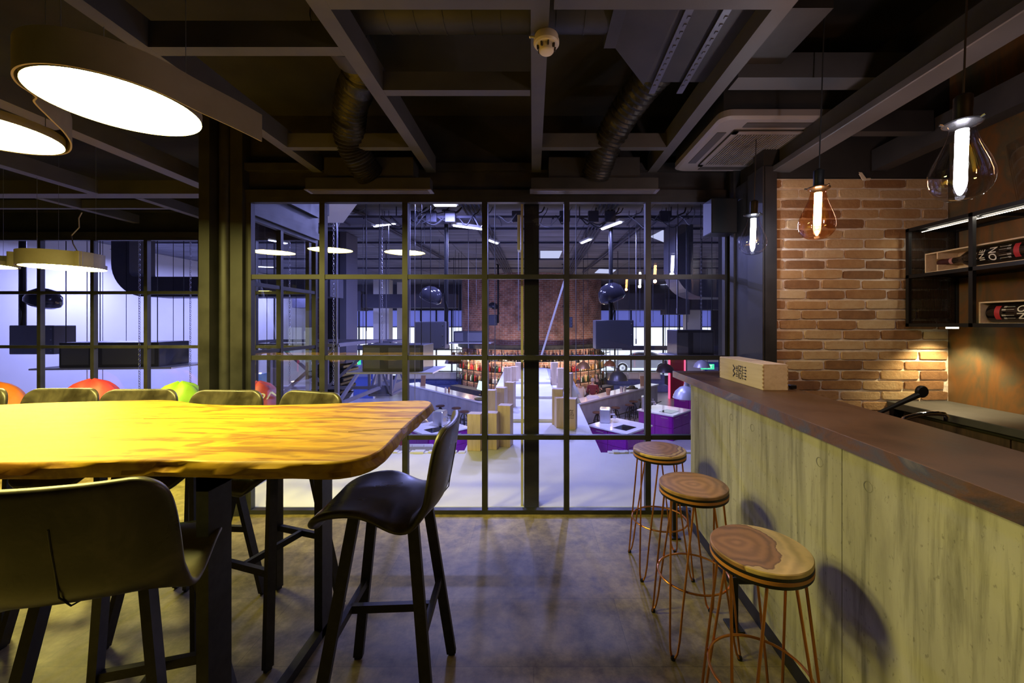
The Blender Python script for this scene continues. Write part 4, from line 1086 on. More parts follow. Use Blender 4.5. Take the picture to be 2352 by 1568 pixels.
# ---------------------------------------------------------------- brick tower with bottle shelves
TC = (-.13, 23.8); TR = 4.1
def tower_mat():
    m, nt, b = new_mat('tower_brick'); N = nt.nodes; L = nt.links
    tc = N.new('ShaderNodeTexCoord'); s = N.new('ShaderNodeSeparateXYZ'); L.new(tc.outputs['Object'], s.inputs[0])
    a = N.new('ShaderNodeMath'); a.operation = 'ARCTAN2'; L.new(s.outputs['X'], a.inputs[0]); L.new(s.outputs['Y'], a.inputs[1])
    a2 = N.new('ShaderNodeMath'); a2.operation = 'MULTIPLY'; a2.inputs[1].default_value = TR; L.new(a.outputs[0], a2.inputs[0])
    c = N.new('ShaderNodeCombineXYZ'); L.new(a2.outputs[0], c.inputs['X']); L.new(s.outputs['Z'], c.inputs['Y'])
    br = N.new('ShaderNodeTexBrick'); br.inputs['Scale'].default_value = 1; br.inputs['Brick Width'].default_value = .29; br.inputs['Row Height'].default_value = .1
    br.inputs['Mortar Size'].default_value = .012; br.inputs['Color1'].default_value = (.42, .18, .12, 1); br.inputs['Color2'].default_value = (.27, .12, .09, 1); br.inputs['Mortar'].default_value = (.42, .36, .33, 1)
    L.new(c.outputs[0], br.inputs['Vector'])
    no = N.new('ShaderNodeTexNoise'); no.inputs['Scale'].default_value = 2.2; no.inputs['Detail'].default_value = 8; L.new(tc.outputs['Object'], no.inputs['Vector'])
    mr = N.new('ShaderNodeMapRange'); mr.inputs['From Min'].default_value = .3; mr.inputs['From Max'].default_value = .7; mr.inputs['To Min'].default_value = .55; mr.inputs['To Max'].default_value = 1.4; L.new(no.outputs['Fac'], mr.inputs[0])
    mx = N.new('ShaderNodeMix'); mx.data_type = 'RGBA'; mx.blend_type = 'MULTIPLY'; mx.inputs[0].default_value = 1
    L.new(br.outputs['Color'], mx.inputs[6]); L.new(mr.outputs[0], mx.inputs[7]); L.new(mx.outputs[2], b.inputs['Base Color']); b.inputs['Roughness'].default_value = .9
    return m
struct(MB().lathe([(TR, HZ), (TR, CZ)], 96).build('wall_tower', tower_mat(), None, (*TC, 0)))
m = MB()
m.lathe([(TR+.10, .33), (TR+.22, .33), (TR+.22, .55), (TR+.10, .55)], 96)
tag(m.build('ring_duct', M['duct'], None, (*TC, 0)), 'dark flat ring running around the brick tower', 'ring')
SHZ = (-.22, -.78, -1.36)
sv = thing('bottle_shelving', 'curved dark bar shelving wrapped around the foot of the brick tower', 'shelving', (*TC, 0))
for z in SHZ:
    MB().lathe([(TR+.03, z-.035), (TR+.30, z-.035), (TR+.30, z), (TR+.03, z)], 96).build('shelf', M['black'], sv)
    MB().lathe([(TR+.05, z-.045), (TR+.10, z-.045)], 96, a0=PI*1.12, a1=PI*1.88).build('shelf_light', emis('shelf_glow', (1, .80, .60), 12), sv)
m = MB()
for k in range(22):
    a = PI*1.05+k*PI*.9/21
    m.bar((((TR+.29)*math.cos(a)), ((TR+.29)*math.sin(a)), -1.7), (((TR+.29)*math.cos(a)), ((TR+.29)*math.sin(a)), .30), .03, .03, up=(math.cos(a), math.sin(a), 0))
m.build('upright', M['black'], sv)
cols = [(.05, .02, .01), (.3, .15, .05), (.02, .05, .02), (.65, .62, .58), (.5, .35, .15), (.35, .03, .03)]
bprof = [[(0, 0), (.04, 0), (.042, .02), (.042, .19), (.03, .23), (.014, .26), (.013, .33), (0, .33)], [(0, 0), (.05, 0), (.05, .15), (.045, .18), (.016, .21), (.015, .27), (0, .27)]]
b0 = []
for i, c in enumerate(cols):
    o = MB().lathe(bprof[i % 2], 10).build('bottle', mat('bottle_colour_%d' % i, c, .15)); b0.append(o)
rb = random.Random(11); first = {}
for s, z in enumerate(SHZ):
    k = 0; a = PI*1.10
    while a < PI*1.90:
        i = rb.randrange(len(cols)); r_ = TR+.16+rb.uniform(-.03, .05)
        if i not in first: o = b0[i]; first[i] = 1
        else: o = b0[i].copy(); COL.objects.link(o)
        o.location = (TC[0]+r_*math.cos(a), TC[1]+r_*math.sin(a), z); sc = rb.uniform(.95, 1.25); o.scale = (sc*1.25, sc*1.25, sc)
        tag(o, ['small bottle on the top shelf round the brick tower', 'small bottle on the middle shelf round the brick tower', 'small bottle on the lowest shelf round the brick tower'][s], 'bottle', ['bottles on the top tower shelf', 'bottles on the middle tower shelf', 'bottles on the lowest tower shelf'][s])
        a += rb.uniform(.032, .05)
# track with spotlights
m = MB(); m.tube([((TR+.55)*math.cos(PI*(1.12+.76*i/40)), (TR+.55)*math.sin(PI*(1.12+.76*i/40)), .05) for i in range(41)], .022, 6)
tag(m.build('light_track', M['black'], None, (*TC, 0)), 'thin curved black track for spotlights in front of the tower', 'light track')
sp0 = thing('track_spotlight', 'x', 'spotlight')
MB().cyl((0, 0), .015, -.16, 0, 8).build('stem', M['black'], sp0)
m = MB(); m.M = Matrix.Translation((0, 0, -.22)) @ Matrix.Rotation(R(35), 4, 'X'); m.lathe([(0, .12), (.06, .11), (.10, .0), (.125, -.10), (.11, -.10), (.0, -.02)], 14); m.build('head', M['black'], sp0)
MB().lathe([(0, 0), (.035, .01), (.05, .045), (.035, .08), (0, .09)], 12, (0, .02, -.30)).build('lamp', emis('spot_bulb', (1, .88, .75), 30), sp0)
for i, (f, lab) in enumerate(((.18, 'leftmost spotlight on the tower track'), (.30, 'spotlight on the tower track, second from the left'), (.44, 'spotlight on the tower track just left of the black post'), (.60, 'spotlight on the tower track just right of the black post'), (.72, 'spotlight on the tower track above the seated guests'), (.86, 'rightmost spotlight on the tower track'))):
    a = PI*(1.12+.76*f); p = (TC[0]+(TR+.55)*math.cos(a), TC[1]+(TR+.55)*math.sin(a), .05)
    if i == 0: sp0.location = p; sp0['label'] = lab; sp0['group'] = 'spotlights on the tower track'
    else: dup(sp0, p, 0, lab, 'spotlights on the tower track')
def plight(p, e, c, r=.06, nm='warm_lamp'):
    li = bpy.data.lights.new(nm, 'POINT'); li.energy = e; li.color = c; li.shadow_soft_size = r
    o = bpy.data.objects.new(nm, li); COL.objects.link(o); o.location = p
for x, y in ((-3.4, 20.2), (-1.5, 18.9), (1.4, 18.9), (3.2, 20.0)): plight((x, y, -.35), 80, (1, .78, .58))

# ---------------------------------------------------------------- bars of the hall
M['greybar'] = nmat('grey_bar_front', [(.3, (.30, .30, .33)), (.7, (.42, .42, .45))], 2.5, (1, 1, .4), rough=.6)
M['quartz'] = mat('white_quartz', (.82, .82, .83), .12)
def hallbar(p0, p1, p2, side, lab):
    t = thing('hall_bar', lab, 'bar counter', (p0[0], p0[1], HZ))
    q = [Vector(p0), Vector(p1), Vector(p2)]
    d = (q[1]-q[0]).normalized(); nrm_ = Vector((-d.y, d.x))*side
    L_ = lambda v: (v.x-p0[0], v.y-p0[1])
    e = (q[2]-q[1])
    m = MB(); m.prism([L_(q[0]), L_(q[1]), L_(q[2]), L_(q[2]+nrm_*.75), L_(q[0]+nrm_*.6)], 1.04, 1.10); m.build('stone_top', M['quartz'], t)
    f = .05
    m = MB(); m.prism([L_(q[0]+nrm_*f+d*.03), L_(q[1]+nrm_*f), L_(q[2]+nrm_*f-d*.05), L_(q[2]+nrm_*.5-d*.05), L_(q[0]+nrm_*.5+d*.03)], 0, 1.04); m.build('front', M['greybar'], t)
    r_ = MB(); a = q[0]-nrm_*.12; b = q[2]-nrm_*.12; r_.tube([(a.x-p0[0], a.y-p0[1], .25), (b.x-p0[0], b.y-p0[1], .25)], .02, 8)
    for k in range(5):
        c = a.lerp(b, (k+.5)/5); r_.tube([(c.x-p0[0], c.y-p0[1], 0), (c.x-p0[0], c.y-p0[1], .25)], .015, 6)
    r_.build('foot_rail', M['black'], t)
    return q, nrm_
qr, nr = hallbar((1.79, 15.15), (5.18, 18.8), (6.25, 19.9), 1, 'grey-fronted hall bar with white top, right of the walkway')
ql, nl = hallbar((-1.97, 15.3), (-5.35, 18.9), (-6.5, 20.1), -1, 'grey-fronted hall bar with white top, left of the walkway')
def onbar(q, nn, f, o=.3): v = q[0].lerp(q[2], f)+nn*o; return (v.x, v.y, HZ+1.10)
# low dark back bars
for (a, b, s, lab) in (((-1.4, 17.3), (-4.2, 20.1), 1, 'dark back counter behind the left hall bar'), ((1.3, 17.3), (4.0, 20.1), -1, 'dark back counter behind the right hall bar')):
    m = MB(); m.bar((a[0], a[1]+.9, HZ+.45), (b[0], b[1]+.9, HZ+.45), .5, .9); tag(m.build('back_bar', M['halldark']), lab, 'counter')
# things on the bars
def put_item(name, lab, cat, f, o, build, q=qr, nn=nr, group=None):
    p = onbar(q, nn, f, o); ob = build(name); ob.location = p; tag(ob, lab, cat, group); return ob
M['brownpaper'] = mat('brown_paper', (.35, .2, .12), .7); M['chromeish'] = mat('brushed_steel', (.62, .62, .65), .28, .8)
put_item('paper_cup', 'tall brown paper cup on the right hall bar', 'cup', .34, .2, lambda n: MB().lathe([(0, 0), (.07, 0), (.11, .26), (0, .26)], 14).build(n, M['brownpaper']))
put_item('napkin_pile', 'black and white striped napkins lying on the right hall bar', 'napkins', .19, .3, lambda n: MB().box(-.25, .25, -.12, .12, 0, .06, .01).box(-.2, .2, -.1, .1, .06, .09, .01).build(n, M['hallwhite']))
put_item('hat_rack', 'black tray with dark caps on the right hall bar', 'tray', .66, .3, lambda n: MB().box(-.3, .3, -.12, .12, 0, .05, .01).lathe([(0, .16), (.12, .14), (.16, .05), (.2, .05), (.2, .04)], 14, (.05, 0, 0)).build(n, M['black']))
put_item('menu_holder', 'upright wooden menu stand near the far end of the right hall bar', 'menu stand', .83, .3, lambda n: MB().bar((0, 0, 0), (0, .05, .48), .22, .03, up=(0, 1, 0)).build(n, M['brownpaper']))
put_item('menu_holder', 'upright wooden menu stand at the far end of the left hall bar', 'menu stand', .80, .3, lambda n: MB().bar((0, 0, 0), (0, .05, .50), .22, .03, up=(0, 1, 0)).build(n, M['brownpaper']), ql, nl)
for k, (f, o) in enumerate(((.50, .15), (.525, .3), (.55, .2))):
    put_item('glass_tumbler', 'small clear tumblers standing together on the right hall bar', 'glass', f, o, lambda n: MB().lathe([(0, 0), (.05, 0), (.06, .2), (.055, .2), (.045, .01)], 12).build(n, M['chromeish']), group='tumblers on the right hall bar')
put_item('salt_shaker', 'pale shaker bottle on the left hall bar, left one', 'shaker', .46, .2, lambda n: MB().lathe([(0, 0), (.05, 0), (.05, .16), (.03, .2), (0, .21)], 12).build(n, M['white']), ql, nl)
put_item('pepper_shaker', 'brown shaker bottle on the left hall bar, right one', 'shaker', .43, .25, lambda n: MB().lathe([(0, 0), (.05, 0), (.05, .18), (.03, .22), (0, .23)], 12).build(n, M['brownpaper']), ql, nl)
put_item('round_tray', 'round black tray at the near end of the left hall bar', 'tray', .07, .25, lambda n: MB().lathe([(0, 0), (.24, 0), (.26, .05), (.24, .05), (0, .02)], 24).build(n, M['black']), ql, nl)
ms = thing('till_screen', 'tilted white till screen behind the left hall bar', 'screen', (-2.35, 17.9, HZ+.9)); 
MB().box(-.12, .12, -.1, .1, 0, .03).tube([(0, 0, .02), (0, 0, .25)], .03, 8).build('stand', M['black'], ms)
m = MB(); m.bar((0, -.02, .2), (.1, .08, .62), .5, .04, up=(0, 1, 0)); m.build('housing', M['black'], ms)
m = MB(); m.bar((0.004, -.045, .225), (.095, .05, .6), .45, .004, up=(0, 1, 0)); m.build('display', emis('till_display', (.75, .9, 1), 1.3), ms)
# ---------------------------------------------------------------- purple islands
M['purple'] = nmat('purple_gloss', [(.3, (.20, .012, .25)), (.7, (.25, .018, .31))], 1, rough=.18)
def island(cx_, cy_, lab, hob=True, disp=True, k=.72):
    t = thing('kitchen_island', lab, 'kitchen island', (cx_, cy_, HZ), R(44), 'purple kitchen islands in the hall')
    MB().box(-k, k, -k, k, .86, .91, .005).build('stone_top', M['quartz'], t)
    b = MB().box(-k+.05, k-.05, -k+.05, k-.05, .0, .86).build('body', M['purple'], t)
    for i in range(2):
        for (a, c) in (((-k+.06)+i*(k-.06), 0), ):
            d = MB().box(a+.006, a+(k-.06)-.006, -k+.03, -k+.05, .44, .84, .003).build('drawer', M['purple'], t)
            MB().box(a+.15, a+.42, -k+.015, -k+.03, .76, .775).build('handle', M['chromeish'], d)
            d = MB().box(a+.006, a+(k-.06)-.006, -k+.03, -k+.05, .03, .43, .003).build('drawer', M['purple'], t)
            d = MB().box(-k+.03, -k+.05, a+.006, a+(k-.06)-.006, .44, .84, .003).build('drawer', M['purple'], t)
            MB().box(-k+.015, -k+.03, a+.15, a+.42, .76, .775).build('handle', M['chromeish'], d)
            d = MB().box(-k+.03, -k+.05, a+.006, a+(k-.06)-.006, .03, .43, .003).build('drawer', M['purple'], t)
    if hob: MB().box(-.48, .10, -.52, -.05, .91, .918).build('hob', mat('hob_glass', (.01, .01, .012), .05), t)
    return t
island(2.735, 12.58, 'purple island nearest on the right, with a black hob, below the walkway')
island(4.87, 14.87, 'second purple island on the right, farther and behind the nearest')
island(-3.0, 12.35, 'purple island on the left of the walkway, half behind the end chair')
island(7.15, 17.6, 'farthest purple island, beside the hanging metal lamp', hob=False)
def dispenser(x, y, lab):
    t = thing('drinks_dispenser', lab, 'drinks dispenser', (x, y, HZ+.91), R(-12), 'white metal drinks dispensers on the islands')
    MB().box(-.17, .17, -.2, .2, 0, .46, .03).build('housing', M['chromeish'], t)
    m = MB(); m.tube([(.16, -.05, .28), (.30, -.05, .28), (.32, -.05, .2)], .03, 8); m.tube([(.24, -.05, .28), (.24, -.05, .38)], .02, 8); m.lathe([(0, -.03), (.06, -.02), (.07, .04), (.04, .06)], 12, (.30, -.05, .18)); m.build('tap', M['chromeish'], t)
dispenser(2.32, 12.95, 'white drinks dispenser on the nearest right purple island')
dispenser(4.25, 15.05, 'white drinks dispenser on the second right purple island')
dispenser(-2.95, 12.55, 'white drinks dispenser on the left purple island')
# ---------------------------------------------------------------- round hall stools
s0 = thing('round_stool', 'x', 'stool')
MB().lathe([(0, .71), (.17, .71), (.185, .72), (.185, .745), (.17, .755), (0, .755)], 24).build('seat', mat('brown_seat', (.10, .05, .035), .5), s0)
for k in range(4):
    a = PI/4+k*PI/2
    m = MB(); m.tube([(.05*math.cos(a), .05*math.sin(a), .66), (.10*math.cos(a), .10*math.sin(a), .58), (.16*math.cos(a), .16*math.sin(a), .40), (.20*math.cos(a), .20*math.sin(a), 0)], .016, 6); m.build('leg', M['black'], s0)
MB().tube([(.15*math.cos(2*PI*i/20), .15*math.sin(2*PI*i/20), .42) for i in range(20)], .012, 6, closed=True).tube([(.175*math.cos(2*PI*i/20), .175*math.sin(2*PI*i/20), .22) for i in range(20)], .012, 6, closed=True).cyl((0, 0), .025, .3, .71, 8).build('ring_frame', M['black'], s0)
pos = [(1372, 946, 'round hall stool on its own, just right of the walkway'), (1414, 935, 'round hall stool behind the nearest right dispenser'), (1446, 929, 'round hall stool in the middle of the right bar’s row'), (1455, 921, 'farther round hall stool behind the middle one at the right bar'), (1476, 917, 'farthest round hall stool at the right bar, by a window bar'),
       (1011, 931, 'leftmost round hall stool at the left bar, behind the dispenser'), (1048, 936, 'round hall stool at the left bar, behind the end chair’s back'), (1066, 944, 'round hall stool at the left bar, beside the first crate')]
for i, (x, y, lab) in enumerate(pos):
    p = onz(x, y, HZ+.75); p.z = HZ
    if i == 0: s0.location = p; s0['label'] = lab; s0['group'] = 'round stools at the hall bars'
    else: dup(s0, p, R(i*20), lab, 'round stools at the hall bars')
# ---------------------------------------------------------------- facade, street and car
def facade(x0, x1, name, step=1.02):
    m = MB(); n = int(round((x1-x0)/step)); st = (x1-x0)/n
    for i in range(n+1): m.box(x0+i*st-.04, x0+i*st+.04, 25.72, 25.82, -1.75, 2.55)
    for z in (2.52, 1.42, -.05, -1.45, -1.75): m.box(x0, x1, 25.73, 25.81, z-.03, z+.03)
    w = struct(m.build(name, M['black']))
    g = MB(); g.quad((x0, 25.79, -1.75), (x1, 25.79, -1.75), (x1, 25.79, 1.42), (x0, 25.79, 1.42)); g.build('glass', M['glass'], w)
    # blue panels added over the upper row, tinted for the dimmer view outside
    m2 = bpy.data.materials.get('dim_view_tint')
    if not m2:
        m2 = bpy.data.materials.new('dim_view_tint'); m2.use_nodes = True; N = m2.node_tree.nodes; N.clear()
        o = N.new('ShaderNodeOutputMaterial'); t = N.new('ShaderNodeBsdfTranslucent'); t.inputs[0].default_value = (.48, .50, .85, 1); d = N.new('ShaderNodeBsdfDiffuse'); d.inputs[0].default_value = (.45, .48, .75, 1); x = N.new('ShaderNodeMixShader'); x.inputs[0].default_value = .4
        m2.node_tree.links.new(t.outputs[0], x.inputs[1]); m2.node_tree.links.new(d.outputs[0], x.inputs[2]); m2.node_tree.links.new(x.outputs[0], o.inputs[0])
    g = MB(); g.box(x0, x1, 25.78, 25.80, 1.42, 2.52); g.build('dim_view_pane', m2, w)
facade(-12.3, -4.3, 'window_4'); facade(4.2, 11.5, 'window_5')
struct(MB().box(-30, 32, 25.9, 60, -2.0, -1.85).build('ground', nmat('snowy_street', [(.3, (.75, .76, .8)), (.7, (.85, .86, .88))], .5, rough=.7)))
car = thing('car', 'white car parked outside beyond the far right windows', 'car', (7.75, 29.2, -1.84))
prof = [(-2.25, .35), (-2.3, .62), (-2.15, .82), (-1.45, .95), (-.75, 1.38), (-.3, 1.47), (.7, 1.47), (1.35, 1.25), (1.85, .98), (2.25, .9), (2.32, .6), (2.25, .32), (1.85, .25)]
def wheel_arch(cx_): return [(cx_+.40*math.cos(a), .33+.40*math.sin(a)) for a in [PI*i/8 for i in range(9)]]
body = prof+[(x, z) for x, z in wheel_arch(1.40)]+[(x, z) for x, z in wheel_arch(-1.42)]+[(-1.9, .25)]
m = MB(); n = len(body); 
vs = [(x, -.88+(.14 if z > 1 else 0), z) for x, z in body]+[(x, .88-(.14 if z > 1 else 0), z) for x, z in body]
m.add(vs, [tuple(range(n)), tuple(range(n, 2*n))[::-1]]+[(i, (i+1) % n, n+(i+1) % n, n+i) for i in range(n)])
m.build('body', mat('car_paint', (.7, .72, .76), .25, coat=.5), car)
m = MB(); m.add([(-1.2, -.80, .98), (-.68, -.77, 1.33), (-.28, -.76, 1.4), (.65, -.76, 1.4), (1.2, -.79, 1.2), (1.55, -.82, 1.0)], [(0, 1, 2, 3, 4, 5)]); m.v = [(v[0], v[1]-.09, v[2]) for v in m.v]; m.build('side_window', mat('car_glass', (.03, .04, .06), .08), car)
for cx_ in (-1.42, 1.40):
    m = MB(); m.M = Matrix.Translation((cx_, -.78, .33)) @ Matrix.Rotation(R(90), 4, 'X')
    m.lathe([(.22, -.09), (.32, -.09), (.34, -.05), (.34, .07), (.32, .10), (.24, .10)], 28); w = m.build('wheel', M['black'], car)
    m = MB(); m.M = Matrix.Translation((cx_, -.87, .33)) @ Matrix.Rotation(R(90), 4, 'X'); m.lathe([(.235, .0), (.25, .015), (.235, .02)], 28); m.lathe([(0, .02), (.05, .02), (.05, 0)], 12)
    for k in range(10):
        a = 2*PI*k/10; m.bar((0.03*math.cos(a), .03*math.sin(a), .012), (.24*math.cos(a), .24*math.sin(a), .008), .028, .015)
    m.build('rim', M['chromeish'], w)
# sofas with pillows
def sofa(x0, x1, lab, sg, pl_):
    t = thing('tufted_sofa', lab, 'sofa', ((x0+x1)/2, 24.4, HZ)); w = (x1-x0)/2
    M_ = nmat('blue_velvet', [(.3, (.09, .13, .42)), (.7, (.14, .2, .55))], 3, rough=.5)
    MB().box(-w, w, -.45, .35, .0, .42, .04).build('seat', M_, t)
    b = MB().box(-w, w, .2, .5, .3, .98, .05).build('backrest', M_, t)
    m = MB()
    for i in range(int(w*2/.3)):
        for j in range(3): m.lathe([(0, -.02), (.03, -.01), (.03, 0), (0, .005)], 8, (-w+.2+i*.3+(.15 if j % 2 else 0), .19, .5+j*.17))
    m.build('tuft_buttons', mat('dark_button', (.03, .05, .2), .5), b)
    for k, px_ in enumerate(pl_):
        m = MB(); N_ = 10; vs = []
        for i in range(N_+1):
            for j in range(N_+1):
                u, v = -1+2*i/N_, -1+2*j/N_; h = .10*(1-u**4)**.5*(1-v**4)**.5
                vs.append((u*.34, -h, v*.22))
        for i in range(N_+1):
            for j in range(N_+1):
                u, v = -1+2*i/N_, -1+2*j/N_; h = .08*(1-u**4)**.5*(1-v**4)**.5
                vs.append((u*.34, h, v*.22))
        K = (N_+1)**2; q = lambda i, j, o: o+i*(N_+1)+j
        fs = [(q(i, j, 0), q(i+1, j, 0), q(i+1, j+1, 0), q(i, j+1, 0)) for i in range(N_) for j in range(N_)]+[(q(i, j, K), q(i, j+1, K), q(i+1, j+1, K), q(i+1, j, K)) for i in range(N_) for j in range(N_)]
        m.add(vs, fs, True); o = m.build('sofa_cushion', M['hallwhite'], None, ((x0+x1)/2+px_, 24.42, HZ+.95)); o.rotation_euler = (R(-14), 0, 0)
        tag(o, 'plump white cushion leaning on the blue %s sofa' % sg, 'cushion', 'white cushions on the %s sofa' % sg)
sofa(-7.75, -4.45, 'blue tufted sofa under the far windows left of the brick tower', 'left', [-1.28, -.78, -.26, .26, .78, 1.28])
sofa(4.35, 8.1, 'blue tufted sofa under the far windows right of the brick tower', 'right', [-1.45, -.8, -.1, .55, 1.2])
# ---------------------------------------------------------------- people
def person(x, y, rz, h, top, topname, hairc, longhair, lab, bald=False, lean=0):
    t = thing('person', lab, 'person', (x, y, HZ), rz); s = h/1.75
    skin = mat('skin', (.55, .34, .25), .5)
    def skel(name, V, E, m_, sub=2, parent=t):
        me = bpy.data.meshes.new(name); me.from_pydata([(v[0]*s, (v[1]+lean*max(0, v[2]-1.0))*s, v[2]*s) for v in V], E, [])
        o = bpy.data.objects.new(name, me); COL.objects.link(o); o.parent = parent; me.materials.append(m_)
        sk = o.modifiers.new('k', 'SKIN'); sk.use_smooth_shade = True; sb = o.modifiers.new('s', 'SUBSURF'); sb.levels = sb.render_levels = sub
        for i, v in enumerate(V):
            r_ = v[3] if isinstance(v[3], tuple) else (v[3], v[3]); me.skin_vertices[0].data[i].radius = (r_[0]*s, r_[1]*s)
        me.skin_vertices[0].data[0].use_root = True
        return o
    V = [(0, 0, .93, (.15, .11)), (0, 0, 1.15, (.13, .095)), (0, -.01, 1.38, (.16, .10)), (0, 0, 1.47, (.06, .06)), (0, -.01, 1.55, (.055, .06)), (0, -.02, 1.64, (.078, .095)), (0, -.02, 1.72, (.06, .075)),
         (-.19, 0, 1.41, .055), (-.24, .02, 1.14, .043), (-.18, -.20, 1.02, .032), (-.15, -.28, 1.03, .03),
         (.19, 0, 1.41, .055), (.24, .02, 1.14, .043), (.18, -.20, 1.02, .032), (.15, -.28, 1.03, .03),
         (-.10, 0, .86, .085), (-.11, -.01, .48, .058), (-.11, .02, .09, .038), (-.11, -.12, .04, .035),
         (.10, 0, .86, .085), (.11, -.01, .48, .058), (.11, .02, .09, .038), (.11, -.12, .04, .035)]
    E = [(0, 1), (1, 2), (2, 3), (3, 4), (4, 5), (5, 6), (2, 7), (7, 8), (8, 9), (9, 10), (2, 11), (11, 12), (12, 13), (13, 14), (0, 15), (15, 16), (16, 17), (17, 18), (0, 19), (19, 20), (20, 21), (21, 22)]
    b = skel('body', V, E, skin)
    # garment
    G = [(0, 0, .90, (.165, .125)), (0, 0, 1.15, (.15, .115)), (0, -.01, 1.38, (.175, .118)), (0, 0, 1.45, (.085, .08)),
         (-.19, 0, 1.41, .07), (-.24, .02, 1.14, .056), (-.19, -.17, 1.035, .044), (.19, 0, 1.41, .07), (.24, .02, 1.14, .056), (.19, -.17, 1.035, .044)]
    skel(topname, G, [(0, 1), (1, 2), (2, 3), (2, 4), (4, 5), (5, 6), (2, 7), (7, 8), (8, 9)], mat('cloth_'+topname, top, .8))
    T = [(0, 0, .93, (.16, .12)), (-.10, 0, .84, .098), (-.11, -.01, .48, .07), (-.11, .02, .10, .055), (.10, 0, .84, .098), (.11, -.01, .48, .07), (.11, .02, .10, .055)]
    skel('trousers', T, [(0, 1), (1, 2), (2, 3), (0, 4), (4, 5), (5, 6)], mat('cloth_dark', (.03, .03, .04), .8))
    hz = 1.64*s; hy = (-.02+lean*.64)*s
    m = MB()
    for sx in (-1, 1):
        m.lathe([(0, -.012*s), (.011*s, 0), (0, .012*s)], 8, (sx*.03*s, hy-.092*s, hz+.005*s))
    m.build('eyes', mat('eye_dark', (.03, .02, .02), .3), b)
    m = MB(); m.tube([(0, hy-.088*s, hz+.01*s), (0, hy-.112*s, hz-.025*s), (0, hy-.09*s, hz-.035*s)], .010*s, 8); m.build('nose', skin, b)
    m = MB(); m.box(-.022*s, .022*s, hy-.092*s, hy-.08*s, hz-.065*s, hz-.055*s); m.build('mouth', mat('lip', (.4, .12, .12), .5), b)
    for sx in (-1, 1):
        m = MB(); m.lathe([(0, -.028*s), (.014*s, -.01*s), (.016*s, .01*s), (0, .028*s)], 10, (sx*.080*s, hy+.005*s, hz-.01*s)); m.build('ear', skin, b)
    # five fingers on each hand
    for sx in (-1, 1):
        for k in range(5):
            m = MB(); bx = (sx*.15+(k-2)*.016)*s
            if k == (4 if sx < 0 else 0): q = [(bx, (-.27+lean*0)*s, 1.03*s), (bx+sx*-.02*s, -.30*s, 1.04*s), (bx+sx*-.025*s, -.325*s, 1.03*s)]
            else: q = [(bx, -.29*s, 1.03*s), (bx, -(.33+.006*(2-abs(k-2)))*s, 1.025*s), (bx, -(.35+.01*(2-abs(k-2)))*s, 1.0*s)]
            m.tube(q, .0085*s, 6); m.build('finger', skin, b)
    if not bald or longhair:
        m = MB(); N_ = 14; vs = []
        for i in range(N_+1):
            f = i/N_; ph = f*PI*(.62 if not longhair else .60)
            for k in range(20):
                a = 2*PI*k/20; r_ = .098*s*math.sin(ph); fr = 1.0
                dz = math.cos(ph)*.115*s
                front = math.sin(a) < -.25
                if front and ph > 1.05: r_ = .098*s*math.sin(1.05); dz = math.cos(1.05)*.115*s
                vs.append((r_*math.cos(a), r_*math.sin(a)*1.18+hy+.012*s, hz+.015*s+dz))
        m.add(vs, [(i*20+k, i*20+(k+1) % 20, (i+1)*20+(k+1) % 20, (i+1)*20+k) for i in range(N_) for k in range(20)], True)
        if longhair:
            for sx in (-1, 1): m.tube([(sx*.075*s, hy+.02*s, hz+.02*s), (sx*.095*s, hy+.0*s, hz-.12*s), (sx*.10*s, hy-.06*s, hz-.28*s), (sx*.085*s, hy-.08*s, hz-.42*s)], .035*s, 10, rads=[.03*s, .04*s, .04*s, .012*s])
            m.tube([(0, hy+.075*s, hz), (0, hy+.09*s, hz-.2*s), (0, hy+.09*s, hz-.38*s)], .06*s, 10, rads=[.07*s, .075*s, .03*s])
        m.build('hair', mat('hair', hairc, .6), t)
    return t
person(3.02, 19.2, R(8), 1.73, (.02, .02, .025), 'black_top', (.05, .03, .02), True, 'woman with long dark hair in a black top, standing behind the right hall bar')
person(2.60, 17.55, R(170), 1.72, (.16, .02, .03), 'maroon_sweater', (.35, .33, .32), False, 'grey-haired person in a maroon sweater, back turned, at the right hall bar')
person(2.02, 16.9, R(-150), 1.70, (.72, .70, .68), 'white_shirt', (.10, .055, .03), False, 'person in a white shirt bending down at the near end of the right hall bar', lean=-.35)
